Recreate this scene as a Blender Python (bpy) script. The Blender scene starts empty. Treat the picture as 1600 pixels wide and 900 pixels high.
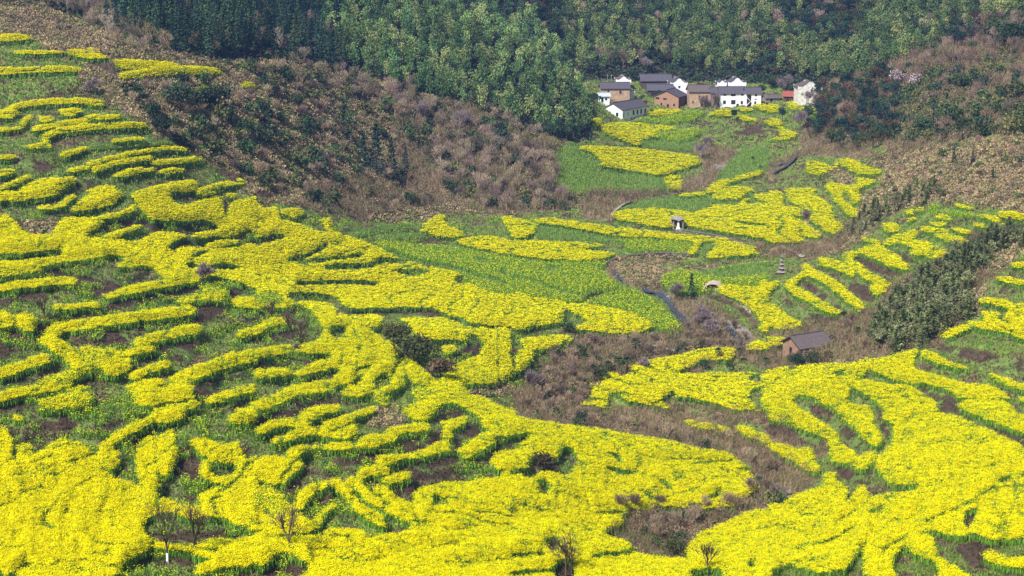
import bpy, math, random
import numpy as np
from mathutils import Vector, Matrix
S = bpy.context.scene
COL = S.collection
R = math.radians

# ---------------------------------------------------------------- camera
cam = bpy.data.cameras.new('camera'); cam.sensor_width = 36.0; cam.lens = 36.0 * 2550.0 / 1600.0
cam.clip_start = 1.0; cam.clip_end = 6000.0
camera = bpy.data.objects.new('camera', cam); COL.objects.link(camera)
camera.location = (0, 0, 120); camera.rotation_euler = (R(90 - 13), 0, 0)
S.camera = camera
# ---------------------------------------------------------------- daylight
SUN_EL, SUN_AZ = R(47), R(216)          # azimuth clockwise from +Y
W = bpy.data.worlds.new('World'); S.world = W; W.use_nodes = True
_nt = W.node_tree; _bg = _nt.nodes['Background']
_sky = _nt.nodes.new('ShaderNodeTexSky'); _sky.sky_type = 'NISHITA'; _sky.sun_disc = False
_sky.sun_elevation = SUN_EL; _sky.sun_rotation = SUN_AZ; _sky.air_density = 1.0; _sky.dust_density = 1.5
_nt.links.new(_sky.outputs[0], _bg.inputs[0]); _bg.inputs[1].default_value = 0.075
_l = bpy.data.lights.new('sun', 'SUN'); _l.energy = 4.6; _l.angle = R(0.6); _l.color = (1.0, 0.955, 0.89)
sun = bpy.data.objects.new('sun', _l); COL.objects.link(sun); sun.location = (-200, -100, 400)
_d = Vector((math.sin(SUN_AZ) * math.cos(SUN_EL), math.cos(SUN_AZ) * math.cos(SUN_EL), math.sin(SUN_EL)))
sun.rotation_euler = _d.to_track_quat('Z', 'Y').to_euler()
S.view_settings.view_transform = 'Standard'; S.view_settings.look = 'None'
S.view_settings.exposure = 0.7; S.view_settings.gamma = 1.0; S.view_settings.use_curve_mapping = False
S.render.engine = 'CYCLES'
S.cycles.max_bounces = 5; S.cycles.diffuse_bounces = 2; S.cycles.glossy_bounces = 1; S.cycles.transmission_bounces = 2
S.cycles.transparent_max_bounces = 4; S.cycles.volume_bounces = 0; S.cycles.use_denoising = True
S.cycles.use_adaptive_sampling = True; S.cycles.adaptive_threshold = 0.01
S.cycles.pixel_filter_type = 'BLACKMAN_HARRIS'; S.cycles.filter_width = 1.5
TRACE = """
T 0 0 1
D p 0,0 1600,0 1600,120 0,120
F p 0,0 1600,0 1600,125 1290,125 1240,110 900,120 880,70 760,0 700,0
F p 110,0 780,0 870,60 900,130 935,190 905,220 870,215 800,200 740,160 640,140 560,110 480,95 330,95 240,70 150,40
F p 800,0 1440,0 1500,60 1440,120 1300,160 1240,150 1190,130 930,125 900,120
D p 0,45 120,40 180,70 250,80 360,105 420,95 500,115 560,120 640,145 740,165 800,205 870,220 905,290 900,338 830,338 740,335 700,330 660,345 560,345 470,325 430,318 400,312 372,305 345,272 315,248 290,235 250,225 228,190 190,178 165,150 120,120 130,70 60,50 0,50
B p 640,160 740,165 800,205 860,220 880,260 900,335 760,335 700,320 620,330 560,345 470,325 480,300 600,260 620,200
B p 1290,130 1440,70 1600,60 1600,210 1520,215 1440,235 1400,240 1330,250 1260,240 1250,200
D p 1600,205 1500,225 1400,240 1360,255 1380,300 1395,335 1450,318 1500,315 1600,335
B p 1200,262 1260,230 1300,245 1300,262 1260,275 1250,290 1190,292 1180,285
D p 1370,262 1440,250 1400,330 1385,330 1340,400 1300,400 1290,370
B p 945,405 985,398 1090,400 1120,412 1108,424 1045,430 1035,450 1070,470 1100,470 1160,508 1186,530 1215,520 1300,500 1360,480 1480,520 1478,545 1420,548 1340,568 1200,578 1150,560 1090,585 1010,600 920,640 1100,640 1200,650 1290,730 1270,760 1210,790 1110,845 1075,870 1030,868 990,830 960,800 975,790 1050,790 1130,782 1180,740 1130,710 1060,700 960,672 840,658 800,645 740,625 790,612 830,590 880,550 900,525 1010,525 1060,515 1050,480 1030,462 980,445 950,430
D p 985,400 1090,402 1116,412 1105,422 1040,430 1030,448 1000,445 970,430 960,412
B p 905,345 950,335 990,300 1040,292 1060,285 1090,265 1080,245 1130,242 1148,258 1130,280 1080,300 1010,310 965,325 955,345
B p 1180,390 1240,378 1290,370 1310,350 1345,345 1330,375 1290,400 1265,405 1215,402 1190,410
B p 1360,500 1400,430 1500,370 1600,350 1600,390 1540,440 1500,500 1480,530 1400,548 1350,560
D p 1500,470 1535,450 1545,455 1530,470 1535,500 1510,485
D p 1545,395 1565,378 1600,375 1600,405 1565,425 1550,423
R p 1470,540 1530,547 1600,565 1600,595 1530,570 1480,552
T 0 0 3
g p 0,60 0,200 150,180 220,230 200,250 300,260 500,270 540,300 420,340 420,420 500,450 500,480 560,500 560,560 640,600 700,640 900,660 1000,700 1060,780 1100,900 0,900
D p 400,300 500,300 560,380 480,440 380,380
D p 1010,340 1040,325 1120,340 1140,370 1060,380
R p 280,230 400,275 520,290 560,330 530,360 400,300
Y p 0,165 60,158 110,162 148,180 100,190 0,194
Y p 65,238 200,236 295,240 290,250 180,254 65,252
Y p 322,236 365,230 398,240 380,256 330,258
Y p 415,228 440,220 462,228 455,242 420,244
Y p 362,254 430,248 490,262 480,276 400,274 362,266
Y p 0,315 100,318 200,310 300,310 370,320 360,334 200,340 100,344 0,350
Y p 545,280 640,283 760,288 822,296 826,315 740,320 580,322
Y p 565,345 640,330 760,318 880,308 980,315 1025,330 1025,350 960,352 840,352 700,356 580,370
Y p 1130,395 1160,385 1195,392 1195,410 1140,412
H p 910,405 1000,402 1020,420 930,425
R s10 0,440 150,430 300,425
Y s26 30,520 100,492 200,478 320,474 400,474 470,486
Y p 0,520 50,510 78,530 60,552 0,555
Y s20 0,608 60,600 100,590 120,560 140,550
Y p 180,548 240,548 245,562 200,572
Y p 285,512 370,510 376,530 330,545 290,535
Y p 412,540 540,536 560,550 500,564 420,556
Y s24 165,605 240,590 320,576 400,570
Y s28 215,640 280,612 380,600 500,592 600,586 670,590
Y s16 210,660 230,685
Y p 112,680 150,670 195,675 190,694 120,696
Y p 290,720 340,695 400,688 410,700 350,722 300,738
Y s16 535,662 600,654 670,652
G s20 430,685 540,678 680,668 800,664
Y s18 590,722 680,708 780,696 865,700
Y s24 445,795 540,765 620,752 700,740
Y s18 330,800 400,785 430,765 520,740 590,728
Y p 722,755 800,745 930,735 942,745 900,760 740,775
Y p 540,818 600,795 680,782 720,785 715,802 640,815 560,832
Y p 745,802 800,788 855,790 850,806 770,818
Y p 0,730 40,726 80,732 70,742 0,746
R p 90,750 220,760 260,790 200,810 120,800
R p 380,850 470,860 430,890 300,880
Y p 0,800 60,795 68,810 40,822 0,832
Y s20 10,882 60,860 130,830
Y p 90,900 180,845 260,832 340,832 340,855 250,900
Y p 410,900 450,880 520,868 540,890 540,900
Y p 660,900 740,870 840,850 910,845 915,880 880,900
Y s24 935,895 1000,875 1080,858 1135,852
R p 1000,790 1080,800 1120,860 1060,840
T 0 300 3
g p 0,0 1200,0 1200,900 0,900
D p 1110,0 1200,0 1200,15 1130,10
Y p 50,0 260,0 235,20 120,40 50,45
Y p 0,0 45,0 50,20 0,45
Y s20 190,72 260,68 300,50 345,22
R p 90,50 200,30 280,20 240,55 170,70
R p 200,105 420,98 400,125 300,128 220,125
D p 115,145 290,135 280,180 240,195 150,195 120,180
Y p 335,85 400,20 440,0 560,0 560,25 510,62 430,82 370,88
Y s22 480,120 560,105 625,75
R p 500,150 640,120 690,130 680,160 560,170 490,180
R p 690,150 800,150 940,150 1010,175 960,185 860,190 720,190
Y p 630,0 780,0 790,25 840,60 900,50 1030,20 1045,60 1060,100 1080,60 1110,40 1190,20 1200,22 1200,180 1160,170 1110,200 1020,210 905,212 910,195 1000,180 1030,165 940,125 920,135 850,138 720,130 695,110 660,75 635,40
g s14 1045,35 1050,80 1065,110
Y p 930,0 1000,0 990,15 935,15
Y p 1060,10 1090,5 1110,20 1080,30
R p 830,235 960,225 1000,240 960,255 860,250
Y p 970,245 1020,230 1100,222 1130,235 1110,250 1000,262
R p 1050,262 1180,250 1200,230 1200,215 1130,230
Y p 490,205 590,170 640,155 665,162 610,185 540,215 500,215
Y p 0,115 60,135 120,188 240,195 300,125 470,122 460,165 400,210 540,220 640,232 740,188 860,198 870,210 800,240 785,262 820,285 850,258 940,258 1000,265 1100,262 1200,250 1200,440 1130,425 1060,405 1000,395 960,400 900,425 800,428 770,400 690,345 600,352 555,348 570,310 540,292 440,310 300,330 200,345 140,360 0,365
R s34 0,306 100,304 200,292 280,284
g s30 190,362 300,350 420,338 500,325 570,315
g p 890,300 930,280 970,275 965,290 920,308
g p 865,335 900,330 930,345 910,358 880,355
g p 975,345 1040,335 1130,350 1090,365 1000,362
R p 200,375 300,360 480,355 500,400 600,420 560,460 500,450 420,490 320,475 300,440 230,410
D p 690,352 720,375 770,410 740,425 700,385
H s24 0,385 80,375 180,365
Y s34 0,455 60,440 140,428 220,420 340,415
R p 0,410 100,395 200,390 200,405 60,420 0,430
Y s36 505,480 600,462 680,445 760,430 820,425
R s26 400,485 480,470 560,440 690,385
R s44 480,560 560,530 660,505 760,490 880,460 980,460
R s36 190,615 300,585 420,575 480,562
R p 0,510 100,480 200,470 210,500 90,520 0,540
H p 950,430 1060,420 1130,440 1080,500 1000,510 960,470
Y s28 850,512 920,498 970,492
Y p 1080,500 1150,490 1200,495 1200,540 1130,540 1085,520
R p 1070,440 1130,440 1130,480 1080,500
Y s24 265,540 350,534 450,530
R p 895,530 980,525 1060,545 1050,580 960,590 900,565
R s34 790,615 880,598 980,592
Y s48 235,665 290,632 400,618 500,605 600,590 740,572 890,555
Y s60 215,690 270,720 330,770 380,830
H s50 400,830 300,870 200,895
R p 320,700 400,690 480,690 480,730 400,720 340,720
Y p 0,560 40,570 60,620 0,640
Y p 70,580 130,565 165,590 150,650 100,640 80,610
R p 165,620 210,600 220,650 180,690
R p 0,650 80,640 150,700 160,740 60,760 0,790
Y s44 650,702 730,680 820,660 920,640
R p 490,660 620,645 640,690 560,735 500,720
H p 380,720 470,730 540,740 560,780 480,830 400,800
Y s30 560,760 640,745 720,732
R p 720,715 900,700 940,740 860,800 790,780 740,740
Y p 480,820 520,790 590,780 620,800 590,840 520,860
R p 620,775 740,770 770,795 700,800 640,850 610,830
Y s36 630,862 700,830 780,810
Y s44 0,850 60,830 140,800 210,780
R s34 0,892 120,880 200,860 270,790
R p 380,860 460,850 520,880 480,900 390,900
Y s60 820,890 900,850 1000,815 1100,780 1200,765
Y p 640,890 740,872 770,885 760,900 640,900
Y s34 1130,665 1200,645
R s24 950,660 1080,630 1200,600
R s20 980,890 1100,870 1200,830
T 400 300 3
g p 0,40 200,75 350,135 440,170 600,155 760,140 900,110 1200,110 1200,900 0,900
R p 0,0 100,0 60,40 0,30
Y p 0,90 40,78 95,72 110,125 190,145 300,185 380,190 450,212 540,245 620,285 700,320 760,335 850,355 940,375 955,395 930,410 1000,425 1060,445 1090,470 1200,475 1200,640 1100,625 1010,612 960,585 900,575 840,545 720,540 500,545 430,540 400,520 370,490 300,475 160,470 150,500 180,510 160,540 80,540 0,530
Y p 120,85 160,76 210,80 210,110 180,125 150,110 125,100
Y p 308,130 330,122 355,132 350,165 375,190 340,190 320,160
g s14 0,115 40,140
g p 0,215 50,205 95,195 140,205 130,220 60,235 0,250
g s26 155,322 220,302 280,278 330,250
g s20 200,328 300,318 400,308 490,296
g s28 330,352 430,350 530,344 580,328 620,322 700,325
g p 360,225 390,235 400,255 375,245
g p 500,265 525,270 515,280
g p 635,365 700,362 760,358 815,372 790,385 740,398 660,382
g s22 190,428 300,428 420,423 560,428
g p 920,410 960,395 995,420 960,432
R s26 160,480 300,490 370,515 430,562 560,562 700,562 840,572 900,588 980,618 1080,635 1200,645
H p 0,480 80,460 130,500 80,540 0,540
G p 440,190 560,165 700,150 760,160 770,180 805,200 700,215 560,220 480,210
g s10 500,208 600,185 770,180
R p 390,185 430,180 440,200 410,205
H p 560,225 700,235 900,250 1200,300 1200,470 1090,465 1000,425 950,380 850,350 700,315 620,280
G s22 620,270 760,320 900,345 1050,390 1200,430
G p 1030,300 1080,305 1090,330 1040,325
G p 1140,360 1200,355 1200,390 1150,385
R p 700,225 820,215 900,225 840,240 720,238
H p 1000,410 1100,425 1200,450 1200,470 1090,465
Y p 770,175 830,120 880,108 885,145 980,200 930,212 850,205
Y p 940,230 1000,210 1080,205 1130,208 1200,235 1200,292 1100,275 1010,258
Y p 1150,118 1200,118 1200,200 1180,170
R p 0,550 80,540 120,570 0,590
Y p 200,515 340,522 400,575 530,572 590,590 570,630 530,640 600,690 660,720 650,770 600,800 540,830 470,870 440,900 350,900 400,830 340,830 190,862 200,830 330,780 350,760 190,750 200,720 290,690 320,640 260,560
g p 335,640 400,625 430,635 400,680 350,675
R s16 460,650 490,700 480,750
g s20 470,835 530,820 600,800
R p 0,600 70,590 140,570 180,520 210,600 240,680 190,740 150,700 60,700
Y p 680,590 800,590 880,590 960,620 1005,660 990,690 900,690 820,695 750,670 720,625
Y p 870,725 930,722 935,745 890,755
R p 1000,665 1040,680 1050,740 1040,770 950,795 900,815 870,790 960,745
Y p 995,635 1190,640 1195,900 880,900 890,850 930,810 990,790 1050,760 1065,720 1045,680
g s5 1130,640 1135,900
g s5 1060,760 1070,900
g s5 1000,800 1000,900
g p 1130,890 1180,870 1200,870 1200,900 1130,900
Y s34 0,655 60,612 140,602
Y p 0,740 80,720 160,715 160,750 60,765 0,775
R p 0,790 150,775 220,790 230,820 180,840 120,815 0,815
R p 220,790 290,775 300,790 240,810
Y p 0,835 60,825 150,830 150,858 60,872 0,867
H p 600,790 700,760 690,820 640,870
R p 640,770 720,750 780,820 740,810 690,790 650,830 630,860
Y p 640,880 660,830 690,825 685,890 640,900
Y p 700,820 740,800 800,850 870,900 760,900 710,850
Y s20 710,775 760,830
Y p 500,870 560,800 650,780 640,820 560,870 520,900 470,900
T 800 300 3
g p 0,110 1200,0 1200,330 700,360 430,340 0,300
B p 380,0 640,0 560,40 470,100 480,140 380,130 320,100
Y p 0,122 110,150 110,190 40,215 0,210
Y p 110,140 160,122 300,138 460,158 640,180 760,195 880,205 1000,215 1100,235 1150,260 1150,290 1040,300 915,308 950,250 890,232 860,288 820,285 850,235 700,215 520,210 400,190 250,160
H p 500,215 700,218 840,235 815,285 700,272 560,275 530,245
G p 900,235 950,235 920,270 885,300 880,280
Y p 0,232 100,225 200,232 380,240 420,250 380,260 300,262 470,285 475,295 420,312 300,320 180,315 0,295
G p 115,165 250,165 400,195 480,215 440,235 250,225 120,215
H p 0,305 180,325 420,318 440,340 400,350 500,430 480,450 350,470 330,500 250,510 0,470
G p 160,345 230,340 220,360 170,370
G s16 0,390 100,410 200,450 320,480
g s14 340,490 400,475 430,465
R s12 340,495 410,480
Y p 0,475 100,490 220,508 250,520 240,560 225,610 120,625 0,635
Y p 245,530 330,522 450,540 580,575 655,630 600,655 520,665 400,655 300,640 345,610 340,590 280,560
H p 350,510 480,455 560,450 650,490 730,560 790,620 780,650 690,640 600,580 480,535 340,515
R s20 0,662 150,650 260,660
R s18 290,678 480,682 540,690
D s18 440,350 520,318 700,297 860,303
g p 0,690 60,680 280,690 300,720 180,770 120,820 60,880 0,900
Y p 50,690 150,675 260,675 280,690 220,720 130,740 60,735
Y p 40,740 95,740 100,770 60,830 25,840 20,810
Y p 0,820 15,840 0,860
Y p 480,95 620,75 780,85 850,95 960,60 1060,60 1090,30 1110,30 1100,55 1200,60 1200,220 1000,190 820,160 700,165 560,140 485,125
G p 500,80 600,45 760,20 900,10 950,15 930,60 850,90 700,75
Y p 950,10 1000,0 1090,0 1080,20 1040,35 960,35
Y p 780,15 860,0 930,0 900,15 800,22
Y p 1140,15 1200,5 1200,40 1150,35
g s12 1050,140 1120,150 1200,155
R s14 790,172 900,192 1000,210 1100,240 1160,258
B s20 1150,270 1180,290 1200,290
H p 700,410 740,370 800,360 900,370 1000,345 1200,325 1200,440 1000,430 880,470 760,460
G p 880,375 1000,350 1200,330 1200,380 1000,400
Y p 970,440 1050,435 1130,445 1200,420 1200,640 1160,640 1165,600 1100,530 1010,490 970,470
W s22 480,375 495,400 515,415
W s24 620,465 680,480
W s36 700,480 740,520 770,570 815,610
W s34 1010,640 1060,690 1080,730
D p 520,340 640,315 760,310 800,330 700,345 600,350
P p 1010,620 1080,630 1130,680 1110,690 1060,660
P s16 860,520 960,590 1080,640
Y p 440,900 560,850 560,820 640,790 760,768 900,735 1030,728 1040,750 1020,785 930,785 880,800 800,830 770,850 900,848 1100,845 1200,850 1200,900
g p 710,825 750,820 740,832
Y p 415,860 480,840 500,860 440,875
Y p 1095,725 1130,705 1200,690 1200,735 1120,740
T 1200 300 3
g p 0,0 400,0 430,100 350,170 340,200 240,240 60,245 0,245
g p 0,330 200,345 350,280 540,160 640,80 760,50 900,45 1080,85 1200,100 1200,160 960,200 840,300 700,380 560,450 500,540 440,560 330,600 180,620 0,640
g p 850,720 800,690 820,660 960,620 1000,500 1060,400 1150,320 1200,320 1200,800 1000,740
g p 0,830 400,800 700,735 900,740 1200,860 1200,900 0,900
D s12 90,70 190,120 180,150 240,200
Y p 0,10 60,0 70,60 120,65 160,85 165,110 0,110
Y p 0,120 120,118 180,150 245,205 230,215 150,205 60,175 0,160
Y p 0,170 100,190 175,228 100,238 0,230
Y p 90,0 200,0 230,20 280,50 300,90 310,125 350,150 345,175 310,198 270,180 200,130 210,100 150,65 100,40
Y p 300,0 350,0 350,30 390,60 425,100 415,120 380,110 340,70 310,40
Y p 375,0 420,0 435,35 400,55 385,30
Y p 535,150 600,148 612,180 570,190 545,175
Y p 645,90 680,85 680,105 650,105
Y p 695,80 725,75 725,95 700,95
Y p 660,122 690,122 685,140 660,140
H p 760,60 790,60 800,95 775,95
Y p 785,105 820,105 860,130 800,125
Y p 890,55 950,70 940,80 895,70
H s16 845,92 900,97 960,107
Y p 990,105 1050,110 1085,130 1080,150 1040,130 1000,120
Y p 1090,92 1200,105 1200,128 1100,120
Y p 965,145 1010,150 1015,168 975,160
H p 1090,150 1150,150 1140,165 1095,160
Y p 765,140 830,145 825,165 770,155
Y p 720,160 760,165 830,175 830,190 740,190 725,180
Y p 870,168 950,180 945,195 880,185
Y p 785,200 860,198 930,225 925,245 860,235 800,215
R s12 760,200 850,150 900,150
Y p 445,210 520,230 510,245 450,225
Y p 540,240 600,200 650,190 690,170 700,205 670,225 740,230 800,260 845,290 790,315 720,300 680,295 670,260 620,240 560,250
R p 550,262 640,290 700,340 650,335 590,305
Y p 430,265 520,245 560,270 620,310 655,350 640,365 560,345 500,315 440,290
R p 400,305 500,330 620,385 560,400 450,355
Y s40 255,325 330,345 390,375
Y s30 370,300 380,330 430,350
Y p 360,285 420,280 410,300 370,320
Y p 420,360 470,370 520,400 575,430 540,450 480,420 430,390
Y p 480,440 530,435 550,460 520,485 490,470
R p 250,372 350,395 450,445 500,495 470,525 400,480 300,430
Y s40 215,385 270,410 330,450 370,485 430,540
Y p 165,340 200,338 200,365 170,365
Y s38 110,425 100,440 140,470 200,500 260,535 320,555
Y s24 120,415 170,385 210,375
R p 140,415 200,430 270,480 330,530 340,560 260,510 180,465
R p 50,480 100,510 200,565 330,598 300,615 190,610 80,550
Y p 0,420 50,418 50,435 20,450 0,470
Y p 0,525 60,550 110,590 170,615 120,635 0,635
Y p 0,682 60,678 85,690 70,715 0,722
Y p 0,835 100,820 260,805 400,800 410,812 350,830 300,850 350,880 340,900 0,900
Y p 350,860 420,790 540,775 620,750 690,738 700,750 680,790 700,830 800,860 920,890 940,900 780,900 640,890 520,850 460,830 450,855 420,870 540,895 560,900 350,900
Y p 725,750 760,745 830,785 930,820 920,830 850,815 770,795 730,770
Y p 1035,855 1070,855 1150,885 1160,900 1100,890
Y p 1145,330 1200,330 1200,355 1150,350
Y p 1070,400 1120,400 1200,415 1200,435 1120,425 1075,410
R p 1010,455 1100,450 1180,465 1180,480 1080,475
Y p 995,505 1060,495 1150,520 1150,555 1110,545 1060,525 1000,520
Y p 810,665 880,630 940,628 935,645 860,680 815,682
Y p 945,610 1010,605 1010,560 1090,570 1070,600 1140,620 1200,660 1200,690 1120,660 1040,650 960,630
Y p 1105,590 1160,530 1200,525 1200,645 1140,615
g s8 1140,600 1180,560
R p 900,735 1000,750 1100,785 1200,805 1200,880 1100,850 1000,815 860,765 790,735
g s20 840,715 1000,735 1200,790
T 800 0 3
g p 360,560 430,560 650,520 900,500 1200,480 1200,900 880,900 820,890 740,900 240,900 215,800 230,690 360,650
R s12 360,605 420,665 500,690 700,692 820,712 960,715 1060,690
R p 1040,600 1200,580 1200,620 1060,640
Y p 375,560 400,552 420,565 400,590 375,588
Y p 415,600 430,580 520,572 640,580 760,595 765,610 690,640 640,645 600,678 560,672 450,630
Y p 650,515 780,510 780,530 700,540 650,540
H p 580,555 700,545 800,520 900,520 850,560 740,575 640,570
Y p 920,540 970,512 1020,512 1025,545 960,545
Y p 1065,505 1125,505 1120,520 1080,525
Y p 1055,535 1080,535 1140,560 1135,570 1070,560
Y p 1130,490 1200,490 1200,520 1150,510
Y p 1180,570 1200,565 1200,585
H p 680,610 870,600 880,625 780,660 690,640
G p 620,650 820,660 830,700 700,695 610,685
G p 215,690 320,690 430,755 410,780 560,805 700,825 740,890 400,900 240,900 215,800
Y p 320,690 400,682 600,695 800,720 890,740 890,760 800,790 700,820 560,800 410,775 430,760 380,720
Y p 715,830 780,820 800,870 790,890 740,885
B p 870,720 960,690 1040,720 1050,780 980,810 920,880 820,890 800,850 900,800
W s16 840,860 900,850
P p 930,780 1000,770 980,800 930,800
D s10 1000,800 1050,740 1040,710
G p 960,830 1080,700 1200,700 1200,790 1040,835 970,840
Y p 920,900 960,850 1010,838 1150,800 1170,815 1080,840 1020,860 1000,870 1110,880 1115,900
T 1200 0 3
g p 0,480 140,480 230,520 200,600 100,700 0,760
g p 160,740 300,740 540,790 540,830 480,900 60,900 60,800
g p 480,690 560,700 540,740 490,720
D p 270,805 330,800 400,840 370,860 310,850
Y p 0,490 45,488 45,520 0,525
Y p 95,478 145,478 150,500 120,515 95,500
Y p 150,505 225,510 225,530 160,525
Y p 0,560 40,555 65,565 60,585 0,588
Y p 40,600 60,590 80,605 130,620 135,635 90,655 10,655 60,635
Y p 185,760 250,758 300,785 325,755 325,780 290,800 240,820 190,805
Y p 340,745 400,745 460,780 525,795 525,812 460,820 400,805 350,780
Y p 275,870 300,855 380,870 420,850 410,835 495,840 490,860 440,880 400,900 280,900
Y p 90,885 200,880 215,900 90,900
T 0 600 3
g p 0,0 1200,0 1200,900 0,900
Y s40 0,60 100,35 200,20 310,0
R p 0,100 100,80 180,90 170,120 60,130 0,140
H p 180,80 250,60 350,10 420,20 435,60 420,120 350,110 260,120 190,120
Y p 65,145 95,145 95,165 70,165
Y p 600,20 640,0 880,0 915,60 850,75 760,90 700,105 640,90 625,50
g p 730,5 790,5 780,15 740,15
Y p 710,150 740,110 850,90 920,80 925,100 870,130 850,160 780,180 730,175
Y s36 980,75 1060,50 1175,20
Y p 1070,170 1100,120 1200,100 1200,150 1130,190
Y s38 490,300 540,255 620,205 690,172
Y p 470,320 550,312 555,360 510,400 460,350
Y p 640,330 660,270 700,230 740,225 725,300 730,400 745,470 720,500 670,480 650,420
Y p 737,300 750,230 800,208 815,240 830,340 820,400 790,430 745,420 738,370
R p 130,180 250,130 360,150 340,220 220,230 140,220
R p 60,260 150,250 140,290 80,280
R p 200,280 340,260 440,240 450,310 430,330 360,275 260,270
R p 560,290 640,250 700,215 720,225 650,280 630,330 570,370
R p 820,350 860,300 920,300 940,360 960,430 970,500 900,555 800,520 760,480 780,440
R p 900,20 1000,10 990,60 930,90
R p 1030,130 1180,60 1190,90 1080,125
R p 470,200 600,160 690,150 680,165 560,200 500,240
R p 540,400 620,400 650,460 580,450
Y p 0,240 40,235 60,270 50,340 100,285 150,290 145,330 200,310 270,265 340,258 440,330 470,380 520,430 600,460 680,490 740,520 830,560 900,570 950,560 930,530 1000,490 1080,480 1140,500 1200,540 1200,690 1120,680 1080,640 1000,620 900,630 800,600 700,620 660,660 690,720 710,760 640,800 560,850 510,900 90,900 150,850 120,830 0,860
g p 55,310 90,290 80,350 60,350
R p 310,578 330,590 300,610 285,600
g s7 60,340 130,420 200,480
g s7 240,330 300,390 340,420
g s7 30,500 100,540
g s8 200,480 250,500
g s8 460,600 490,570
g s7 350,740 390,750
g s7 60,690 100,700
Y p 890,265 980,262 1020,280 1100,265 1130,320 1170,350 1200,345 1200,540 1140,500 1060,480 1020,465 960,440 940,390 960,350
R p 975,385 1010,370 1080,365 1115,385 1110,410 1050,435 1000,425
R s8 1120,420 1160,435
g s6 1010,500 1060,570
Y s26 740,758 850,768 910,765
R p 700,700 900,700 1060,685 1080,715 900,745 740,740
Y p 920,760 1000,730 1100,730 1200,720 1200,840 1050,860 930,890 940,850 1000,820 920,800
R p 800,780 900,790 930,830 880,860 820,850
T 400 600 3
g p 0,0 1200,0 1200,420 700,440 400,700 0,900
R s30 200,105 300,85 400,80
R p 0,160 100,130 200,125 200,150 60,190 0,195
D p 540,130 640,100 700,130 690,190 600,200 520,200
R p 360,350 560,310 580,350 500,380 400,400
Y s50 0,105 80,75 160,40 240,20 350,5
Y p 395,45 430,10 540,0 545,30 500,55 430,60
Y p 590,20 640,0 690,0 640,30 600,40
H p 555,30 620,60 610,95 565,80
H p 740,20 860,0 860,40 760,75
Y p 205,160 230,120 300,98 385,100 380,125 310,140 260,170 215,180
Y s36 20,215 80,190 150,180 230,185
Y s36 95,270 180,235 270,222 330,230
Y p 300,200 360,165 420,150 540,105 560,125 520,140 460,160 440,180 360,210
Y p 340,240 400,215 460,190 470,230 400,260
Y p 320,290 380,272 440,275 450,295 390,310 330,308
Y p 475,290 500,250 570,235 640,232 660,255 600,280 520,300
Y s36 630,225 700,210 790,200
Y p 145,330 180,300 230,285 285,285 290,300 230,320 190,350
Y p 0,345 120,340 210,365 200,395 150,430 120,470 60,465 0,430
Y s46 590,360 680,335 780,315 890,290
Y p 700,110 760,80 850,40 900,20 960,40 1040,90 1100,130 1160,130 1200,140 1200,240 1120,240 1110,280 1040,320 980,350 950,320 960,300 1020,260 1060,230 1100,220 1050,190 1060,160 980,110 930,90 860,100 830,140 790,165 740,165 705,140
Y p 820,20 880,-20 960,0 1100,80 1200,125 1200,145 1000,120
D p 990,40 1080,20 1130,0 1200,0 1200,40 1100,60
Y p 870,170 940,158 990,155 970,190 920,210 915,245 880,250 865,230 885,210
Y p 1105,330 1140,300 1200,295 1200,400 1130,395 1105,370
R p 600,325 700,265 850,230 830,180 850,150 960,120 965,150 870,180 880,230 850,270 740,320 640,335
R p 930,260 980,200 1060,190 1050,230 960,290 940,330
R s34 620,412 720,402 820,390 940,350
R s46 720,445 850,430 960,398 1080,362 1110,305 1200,275
Y s40 200,570 220,530 260,490 310,470
Y s30 280,660 300,610 350,570
Y s44 370,460 430,510 470,570 530,610 590,640
Y s40 445,460 510,415 600,405
Y s40 470,460 520,520 580,560
Y s40 575,500 620,450 700,430
Y s44 590,505 640,540 700,570
H p 0,480 60,480 130,530 180,590 150,600 0,590
R p 120,510 180,450 215,400 220,460 170,560
R p 225,620 250,570 320,520 360,540 350,570 290,620 260,640
R p 640,500 690,450 760,440 740,530 680,520
Y p 0,600 150,600 230,625 265,660 250,690 120,700 0,720
Y p 0,730 100,720 260,710 340,715 500,715 700,690 720,650 610,600 620,570 740,560 745,510 780,490 830,480 900,455 1000,460 1060,440 1140,435 1200,440 1200,900 200,900 250,850 180,800 100,790 40,850 0,850
Y s30 340,690 420,690 500,705
g p 830,520 890,530 900,560 830,565
g s9 800,600 950,605 1080,645 1200,660
g s9 760,650 900,680 1000,680
g s9 1040,600 1200,620
g s9 850,830 1000,835 1200,820
g s9 400,815 500,830 620,810
g s9 660,740 800,760 940,750
g s9 250,770 400,770 520,760
R p 0,860 100,820 180,810 250,860 200,900 0,900
T 800 600 3
Y p 310,90 370,60 380,25 440,0 1200,0 1200,140 1140,120 1040,120 960,90 800,60 770,60 760,40 700,60 720,100 740,120 640,95 500,70 510,50 450,60 440,110 380,100
g p 445,100 450,50 480,35 520,60 560,90 630,95 640,110 460,115
g p 700,75 720,50 760,30 770,60 730,80
g s12 1140,120 1190,60
R s26 750,110 850,130 960,160 1100,190 1200,215
Y p 825,172 900,180 1000,200 1010,220 930,215 830,190
Y p 1055,195 1120,205 1200,240 1200,275 1120,250 1060,215
B p 100,90 250,0 330,0 300,90 320,150 150,170 100,130
P s14 130,110 180,115
W s16 120,95 160,80
Y p 0,125 20,150 150,175 300,195 450,215 600,240 720,262 850,295 960,310 1040,335 1045,355 1080,370 1110,410 1140,450 1150,480 1080,540 1000,590 900,585 700,600 540,590 520,650 430,690 540,740 570,775 620,800 830,820 1000,900 0,900
R p 0,245 60,230 80,245 30,290 0,300
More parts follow.
